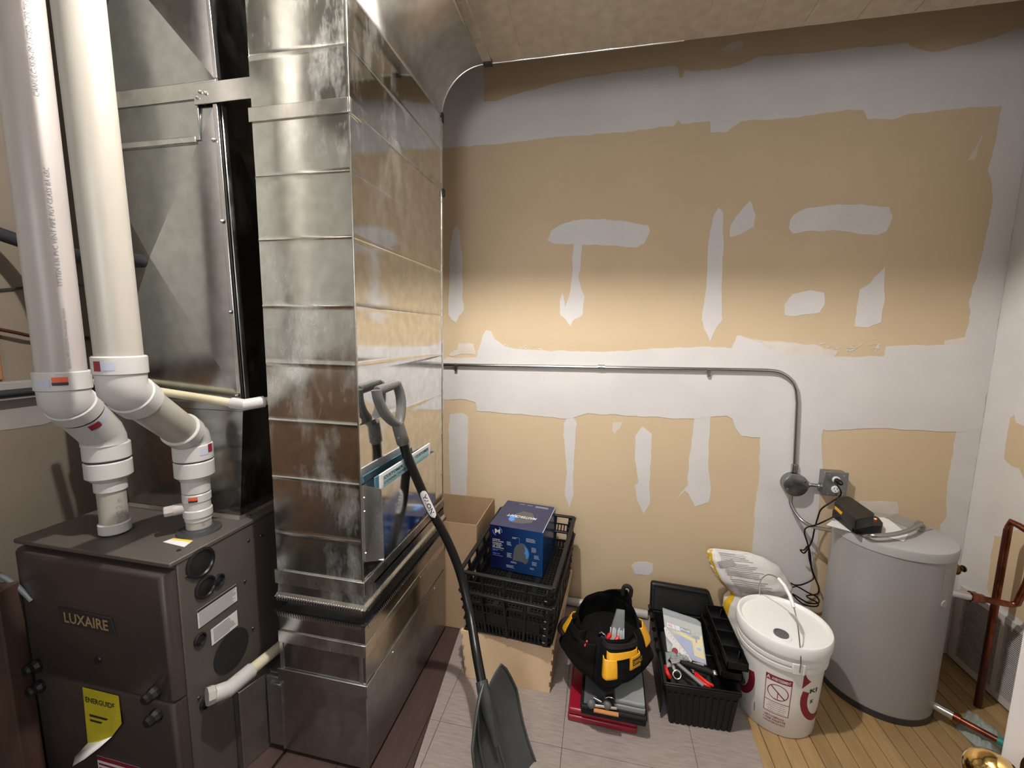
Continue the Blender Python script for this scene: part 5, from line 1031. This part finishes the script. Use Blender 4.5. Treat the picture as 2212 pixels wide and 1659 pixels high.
# front right pocket, pushed outward
def pocket(a0, a1, z0_, z1_, off, name, mat):
    def f(s, t):
        a = math.radians(a0+(a1-a0)*s); e = min(1, min(s, 1-s)*7, t*6+.05); return bagp_(a, z0_+(z1_-z0_)*t, off*e+.0015)
    return MB().grid(f, 24, 14).build(name, M[mat], tb, smooth=60, fix=False, solid=.003)
pocket(-100, -34, .200, .335, .026, 'pocket', 'bag'); pocket(-100, -34, .320, .340, .030, 'pocket_band', 'bagtrim')
pocket(-174, -106, .190, .315, .018, 'pocket', 'bag'); pocket(-166, -128, .300, .340, .026, 'phone_pouch', 'bag')
yp = pocket(-96, -40, .290, .316, .034, 'yellow_panel', 'bag_yellow'); pocket(-96, -76, .226, .296, .034, 'yellow_panel', 'bag_yellow'); pocket(-63, -40, .234, .296, .034, 'yellow_panel', 'bag_yellow')
pocket(-12, 14, .255, .330, .010, 'yellow_panel', 'bag_yellow'); pocket(170, 192, .25, .325, .012, 'yellow_panel', 'bag_yellow')
m = MB(); f = lambda s, t: bagp_(math.radians(-58+17*s), .262+.024*t, .0385); m.grid(f, 6, 3); m.build('brand_tag', M['ink'], tb, smooth=60, fix=False)
m = MB(); text_mb(m, 'DEWALT', (0, 0, 0), (1, 0, 0), (0, 1, 0), 1, 1.0, True, 0); m.v = [tuple(bagp_(math.radians(-57+15.5*p[0]), .267+.015*p[1], .0395)) for p in m.v]; m.build('lettering', M['bag_yellow'], tb, smooth=0, fix=False)
# rear flap and pull loop
m = MB(); pk_ = V((.150, 1.715, .425))
def flap(s, t):
    a = math.radians(25+75*s); b = bagp_(a, rimz(a), -.004); w_ = 1-abs(2*s-1)
    return b*(1-t)+(pk_*(1)+V((.03*(.5-s), .02*(s-.5), -.02*(1-w_))))*t + V((0, 0, .012*math.sin(math.pi*t)))
m.grid(flap, 14, 10); m.build('rear_flap', M['bag'], tb, smooth=60, solid=.004, fix=False)
MB().tube(sm([pk_+V((-.016, 0, -.02)), pk_+V((-.014, -.002, .012)), pk_+V((0, -.004, .022)), pk_+V((.016, -.004, .010)), pk_+V((.015, 0, -.025))], 4), .0085, 8).build('pull_loop', M['bagtrim'], tb, smooth=60)
MB().tube(sm([bagp_(math.radians(176), .30, .0), bagp_(math.radians(178), .285, .022), bagp_(math.radians(182), .255, .022), bagp_(math.radians(184), .24, 0)], 4), .011, 8).build('side_strap', M['bagtrim'], tb, smooth=60)
# things sticking out of the bag
ctn = thing('clear_container', 'clear plastic container of pale cable ties in the black tool bag', 'container', (.125, 1.64, .22))
c1, c2_ = atZ(1338, 1388, .27), atZ(1352, 1340, .36)
MB().hexa([(.075, 1.585, .27), (.140, 1.585, .27), (.140, 1.62, .27), (.075, 1.62, .27)], [(.108, 1.625, .385), (.138, 1.625, .385), (.140, 1.645, .385), (.106, 1.645, .385)]).build('container_shell', M['clear'], ctn, bevel=.004)
m = MB()
for k in range(12): x = .104+.0048*k; x -= .018; m.bar((x, 1.600, .272), (x+random.uniform(-.003, .006), 1.612, .318+random.uniform(-.008, .006)), .004, .003)
q = m.build('cable_ties', M['white'], ctn, smooth=0); q['kind'] = 'stuff'
def stick(nm_, lab, cat, px0, py0, px1, py1, z0_, z1_, r, mat, grp=None):
    a, b = atZ(px0, py0, z0_), atZ(px1, py1, z1_); d = (b-a)
    o = MB().tube([a, a+d*.9, b], [r, r, r*.6], 12).build(nm_, M[mat], smooth=50); return tag(o, lab, cat, grp)
stick('marker_pen', 'red handled tool in the tool bag left of the clear container', 'tool', 1306, 1392, 1319, 1368, .29, .335, .0085, 'redh')
stick('marker_pen', 'second red handle in the tool bag in front of the clear container', 'tool', 1327, 1392, 1336, 1375, .31, .335, .0085, 'redh')
stick('screwdriver', 'dark blue tool handle in the tool bag beside the red handle', 'tool', 1296, 1390, 1306, 1371, .29, .33, .009, 'blueshim')
tag(MB().bar(atZ(1289, 1384, .30), atZ(1298, 1367, .335), .006, .012).bar(atZ(1298, 1367, .335), atZ(1306, 1373, .335), .006, .010).build('putty_knife', M['steel'], bevel=.001), 'bent bright steel blade tool at the left of the tool bag opening', 'tool')
stick('marker_pen', 'small dull red pen clipped in the left pouch of the tool bag', 'tool', 1263, 1396, 1269, 1383, .300, .318, .004, 'redh')
# ================================================================== BLACK TOOLBOX
tx = thing('tool_box', 'open black plastic toolbox full of tools on the tiles beside the pail', 'toolbox', (.44, 1.75, 0))
f0 = [(.318, 1.553, .004), (.546, 1.565, .004), (.580, 1.955, .004), (.318, 1.955, .004)]
f1 = [(.293, 1.540, .180), (.562, 1.552, .180), (.602, 1.975, .180), (.293, 1.975, .180)]
i0_ = [(.325, 1.560, .010), (.540, 1.572, .010), (.573, 1.948, .010), (.325, 1.948, .010)]
i1_ = [(.300, 1.547, .180), (.555, 1.559, .180), (.595, 1.968, .180), (.300, 1.968, .180)]
MB().rings([f0, f1, i1_, i0_]).build('box_body', M['blk'], tx, bevel=.003)
for k in range(11):
    t = (k+.5)/11; p = V(f0[0])*(1-t)+V(f0[1])*t; p2 = V(f1[0])*(1-t)+V(f1[1])*t
    MB().bar(p+V((0, -.001, .0)), p+(p2-p)*.78+V((0, -.001, 0)), .012, .004).build('rib', M['blk'], tx)
m = MB(); m.bar(V(f1[0])+V((0, 0, -.012)), V(f1[1])+V((0, 0, -.012)), .008, .014); m.bar(V(f1[0])+V((0, 0, -.008)), V(f1[3])+V((0, 0, -.008)), .010, .016); m.bar(V(f1[1])+V((0, 0, -.008)), V(f1[2])+V((0, 0, -.008)), .010, .016); m.build('rim', M['blk'], tx, bevel=.002)
# lid standing at the back
Lq = [(.285, 1.985, .165), (.600, 1.985, .165), (.560, 2.035, .275), (.290, 2.035, .285)]
lidm = MB().rings([[V(p)+V((0, .03, 0)) for p in Lq], [V(p) for p in Lq]]); lidm.build('lid_shell', M['blk'], tx, bevel=.012, seg=3)
m = MB()
for a, b in ((3, 2), (2, 1), (3, 0)): m.bar(V(Lq[a])*.93+V((.43, 2.0, .22))*.07+V((0, -.012, 0)), V(Lq[b])*.93+V((.43, 2.0, .22))*.07+V((0, -.012, 0)), .010, .008)
m.build('lid_rib', M['blkm'], tx, bevel=.002)
for k in range(5): MB().tube([V((.286, 1.70+.065*k, .185)), V((.286, 1.735+.065*k, .185))], .010, 10).build('hinge_knuckle', M['blk'], tx)
MB().box((.283, 1.56, .03), (.289, 1.95, .168)).build('side_flap', M['blk'], tx, bevel=.002)
# raised cantilever tray
for k, (za, xa) in enumerate(((.188, .505), (.232, .523))):
    m = MB(); x0_, x1_ = xa, xa+.075
    m.box((x0_, 1.60, za), (x1_, 1.95, za+.003)); m.box((x0_, 1.60, za), (x0_+.003, 1.95, za+.034)); m.box((x1_-.003, 1.60, za), (x1_, 1.95, za+.034))
    for y in (1.60, 1.69, 1.78, 1.86, 1.947): m.box((x0_, y, za), (x1_, y+.003, za+.030))
    m.build('raised_tray', M['blk'], tx, smooth=0)
for y in (1.64, 1.90): MB().bar((.565, y, .165), (.588, y+.03, .262), .006, .016).build('tray_arm', M['blk'], tx, bevel=.002)
for y in (1.615, 1.70, 1.79, 1.88): MB().tube([V((.588, y, .176)), V((.588, y+.03, .176))], .010, 10).build('hinge_knuckle', M['blk'], tx)
MB().box((.330, 1.575, .012), (.50, 1.94, .105)).build('inner_pile', M['ink'], tx, bevel=.01)
# blister pack
bp = thing('bit_set_pack', 'clear blister pack of blue parts with yellow card numbered 48 in the toolbox', 'package', (.39, 1.75, .2))
TL, TRr = V((.316, 1.800, .282)), V((.463, 1.765, .276)); dn_ = V((.012, -.075, -.112)); BL = TL+dn_; BR = TRr+dn_
uu_ = (TRr-TL).normalized(); vv_ = (TL-BL).normalized(); nn_ = uu_.cross(vv_).normalized(); Wp = (TRr-TL).length; Hp = dn_.length
def P2(a, b, off=0): return BL+uu_*(a*Wp)+vv_*(b*Hp)+nn_*off
def quad(name, pts, mat, par, off, thk=.0008): return MB().prism([(a*Wp, b*Hp) for a, b in pts], BL, uu_, vv_, nn_, off, off+thk).build(name, M[mat], par, smooth=0)
MB().prism([(0, 0), (Wp, 0), (Wp, Hp), (0, Hp)], BL, uu_, vv_, nn_, -.002, 0).build('backing_card', flat('olive_card', (.28, .26, .17), .4), bp, smooth=0)
quad('yellow_card', [(.14, .60), (.45, .66), (.70, .60), (.98, .74), (.98, .12), (.72, .14), (.70, .50), (.35, .58)], 'yellow', bp, .0005)
quad('blue_parts', [(.25, .52), (.40, .56), (.70, .48), (.71, .14), (.98, .10), (.98, 0), (.55, .0)], 'blueshim', bp, .0015, .003)
lq = quad('number_card', [(.07, .80), (.28, .80), (.28, .68), (.07, .68)], 'paper', bp, .0015); tm = MB(); text_mb(tm, '48', P2(.09, .70), uu_, vv_, Hp*.085, Wp*.12, True, .003); tm.build('lettering', M['red'], lq, smooth=0)
lq = quad('number_card', [(.30, .80), (.42, .80), (.42, .68), (.30, .68)], 'paper', bp, .0015); lq2 = quad('black_label', [(.42, .80), (.70, .80), (.70, .68), (.42, .68)], 'ink', bp, .0015)
tm = MB(); text_mb(tm, 'PH-140', P2(.44, .71), uu_, vv_, Hp*.065, Wp*.24, True, .003); tm.build('lettering', M['paper'], lq2, smooth=0)
bcq = quad('barcode', [(.78, .42), (.94, .42), (.94, .28), (.78, .28)], 'paper', bp, .0018); m = MB()
for k in range(7): m.prism([((.80+k*.019)*Wp, .31*Hp), ((.808+k*.019)*Wp, .31*Hp), ((.808+k*.019)*Wp, .39*Hp), ((.80+k*.019)*Wp, .39*Hp)], BL, uu_, vv_, nn_, .0027, .003)
m.build('barcode_bars', M['ink'], bcq, smooth=0)
quad('printed_tool', [(.72, .66), (.92, .70), (.92, .62), (.84, .60), (.83, .50), (.80, .50), (.80, .60), (.72, .60)], 'greyd', bp, .0018)
MB().prism([(-.01*Wp, -.02*Hp), (1.01*Wp, -.02*Hp), (1.01*Wp, 1.12*Hp), (.9*Wp, 1.18*Hp), (-.01*Wp, 1.20*Hp)], BL, uu_, vv_, nn_, .005, .0115).build('blister_shell', M['clear'], bp, bevel=.002)
# white angle gauge with red dial
ag = thing('angle_gauge', 'white strip gauge with dark red dial lying across the blister pack', 'gauge', P2(.3, .3, .02))
MB().prism([(-.02*Wp, .62*Hp), (.02*Wp, .68*Hp), (.50*Wp, .18*Hp), (.64*Wp, -.02*Hp), (.60*Wp, -.10*Hp), (.52*Wp, -.09*Hp), (.0, .40*Hp)], BL, uu_, vv_, nn_, .013, .017).build('strip', M['white'], ag, bevel=.001)
c_ = P2(.20, .06, .022); MB().prism([(.20*Wp, .34*Hp), (.36*Wp, .30*Hp), (.32*Wp, -.02*Hp), (.14*Wp, -.04*Hp), (.11*Wp, .06*Hp)], BL, uu_, vv_, nn_, .0165, .021).build('tab', M['white'], ag, bevel=.001)
MB().lathe([(0, 0), (.0125, 0), (.0125, .003), (0, .003)], P2(.21, .08, .0205), nn_, 24).build('red_dial', M['maroon'], ag)
m = MB()
for k in range(9): m.prism([((.03+k*.058)*Wp, (.56-k*.058)*Hp), ((.05+k*.058)*Wp, (.60-k*.058)*Hp), ((.058+k*.058)*Wp, (.585-k*.058)*Hp)], BL, uu_, vv_, nn_, .0172, .0176)
m.build('scale_marks', M['ink'], ag, smooth=0)
# tools
def Tz(px, py, z=.165): return atZ(px, py, z)
hm = thing('claw_hammer', 'steel hammer with grey shaft lying diagonally on top of the toolbox', 'hammer', Tz(1490, 1450))
a, b = Tz(1464, 1434, .175), Tz(1520, 1482, .160)
MB().bar(a, b, .013, .010).build('shaft', M['grey_case'], hm, bevel=.003); 
h_ = Tz(1462, 1430, .178); MB().tube([h_+V((-.028, -.012, 0)), h_+V((-.014, -.006, 0)), h_+V((.004, .002, 0)), h_+V((.022, .016, -.002)), h_+V((.036, .030, -.012))], [.014, .011, .012, .009, .003], 14).build('head', M['steel'], hm, smooth=60)
pr = thing('pliers', 'pair of red handled pliers at the front right of the toolbox', 'pliers', Tz(1520, 1470))
MB().tube(sm([Tz(1500, 1452, .16), Tz(1512, 1462, .166), Tz(1527, 1474, .166), Tz(1541, 1482, .162)], 4), [.006]*12+[.005], 10).build('handle', M['redh'], pr, smooth=60)
MB().tube(sm([Tz(1502, 1458, .158), Tz(1512, 1470, .160), Tz(1525, 1480, .160), Tz(1534, 1484, .156)], 4), [.006]*12+[.005], 10).build('handle', M['redh'], pr, smooth=60)
MB().bar(Tz(1500, 1453, .16), Tz(1488, 1440, .16), .014, .008).build('jaw', M['steel'], pr, bevel=.003)
ft = thing('flashlight', 'black handled tool with round chrome end across the open toolbox', 'tool', Tz(1510, 1448))
MB().tube([Tz(1472, 1431, .18), Tz(1488, 1436, .182), Tz(1530, 1450, .182), Tz(1540, 1454, .182)], [.008, .012, .013, .010], 14).build('handle', M['blkm'], ft, smooth=50)
MB().lathe([(0, -.012), (.008, -.010), (.0125, -.003), (.0125, .004), (.008, .011), (0, .012)], Tz(1544, 1455, .182), (Tz(1544, 1455, .182)-Tz(1530, 1450, .182)), 20).build('chrome_end', M['steel'], ft, smooth=60)
wr_ = thing('wrench', 'chrome ring wrench standing at the left front of the toolbox', 'wrench', Tz(1458, 1460))
MB().tube(arc(Tz(1462, 1458, .165), (1, 0, 0), (0, .5, .86), .015, 0, 2*math.pi, 20), .005, 8, False).build('ring', M['steel'], wr_, smooth=60); MB().bar(Tz(1458, 1450, .17), Tz(1448, 1425, .18), .013, .006).build('shank', M['steel'], wr_, bevel=.002)
tag(MB().tube(sm([Tz(1438, 1440, .15), Tz(1441, 1452, .165), Tz(1447, 1464, .150)], 4), .008, 10).build('hook_tool', M['redh'], smooth=60), 'red curved tool handle against the left wall of the toolbox', 'tool')
tag(MB().hexa([Tz(1497, 1436, .168), Tz(1520, 1440, .168), Tz(1521, 1434, .170), Tz(1497, 1430, .170)], [Tz(1497, 1436, .172), Tz(1520, 1440, .172), Tz(1521, 1434, .174), Tz(1497, 1430, .174)]).build('steel_blade', M['steel']), 'short bright steel blade behind the black handled tool in the toolbox', 'tool')
pb0 = [Tz(1437, 1408, .175), Tz(1498, 1420, .17), Tz(1492, 1434, .165), Tz(1440, 1442, .165)]
def pbag(s, t):
    p = pb0[3]*(1-s)*(1-t)+pb0[2]*s*(1-t)+pb0[1]*s*t+pb0[0]*(1-s)*t; e = min(1, min(s, 1-s, t, 1-t)*5)
    return p+V((0, 0, e*(.010+.016*abs(noise.noise(V((s*6, t*6, 9)))))))
tag(MB().grid(pbag, 20, 16).build('parts_bag', M['clear2'], smooth=40, fix=False, solid=.0006), 'crinkled clear plastic bag of small parts in the toolbox', 'bag')
for k, (px, py, r_) in enumerate(((1450, 1425, .006), (1462, 1418, .005), (1478, 1424, .006), (1470, 1412, .005), (1487, 1428, .004))):
    tag(MB().lathe([(0, 0), (r_, 0), (r_, .006), (r_*.6, .008), (0, .008)], Tz(px, py, .178), (random.uniform(-.5, .5), random.uniform(-.5, .5), 1), 6).build('hex_bit', M['steel'], smooth=20), 'small bright steel fitting inside the clear parts bag of the toolbox', 'fitting', 'steel fittings in the clear bag')
# green and white bag low at the far left edge
gp = atY(6, 1640, .80)
gb = thing('paper_bag', 'green and white bag just showing in the lower left corner', 'bag', (gp.x, .80, 0))
MB().box((gp.x-.2, .80, .002), (gp.x+.005, .86, gp.z+.0)).build('white_front', M['paper'], gb, bevel=.006)
MB().box((gp.x-.2, .799, gp.z-.0), (gp.x+.004, .861, gp.z+.035)).build('green_top', flat('green_print', (.04, .22, .03), .5), gb, bevel=.004)
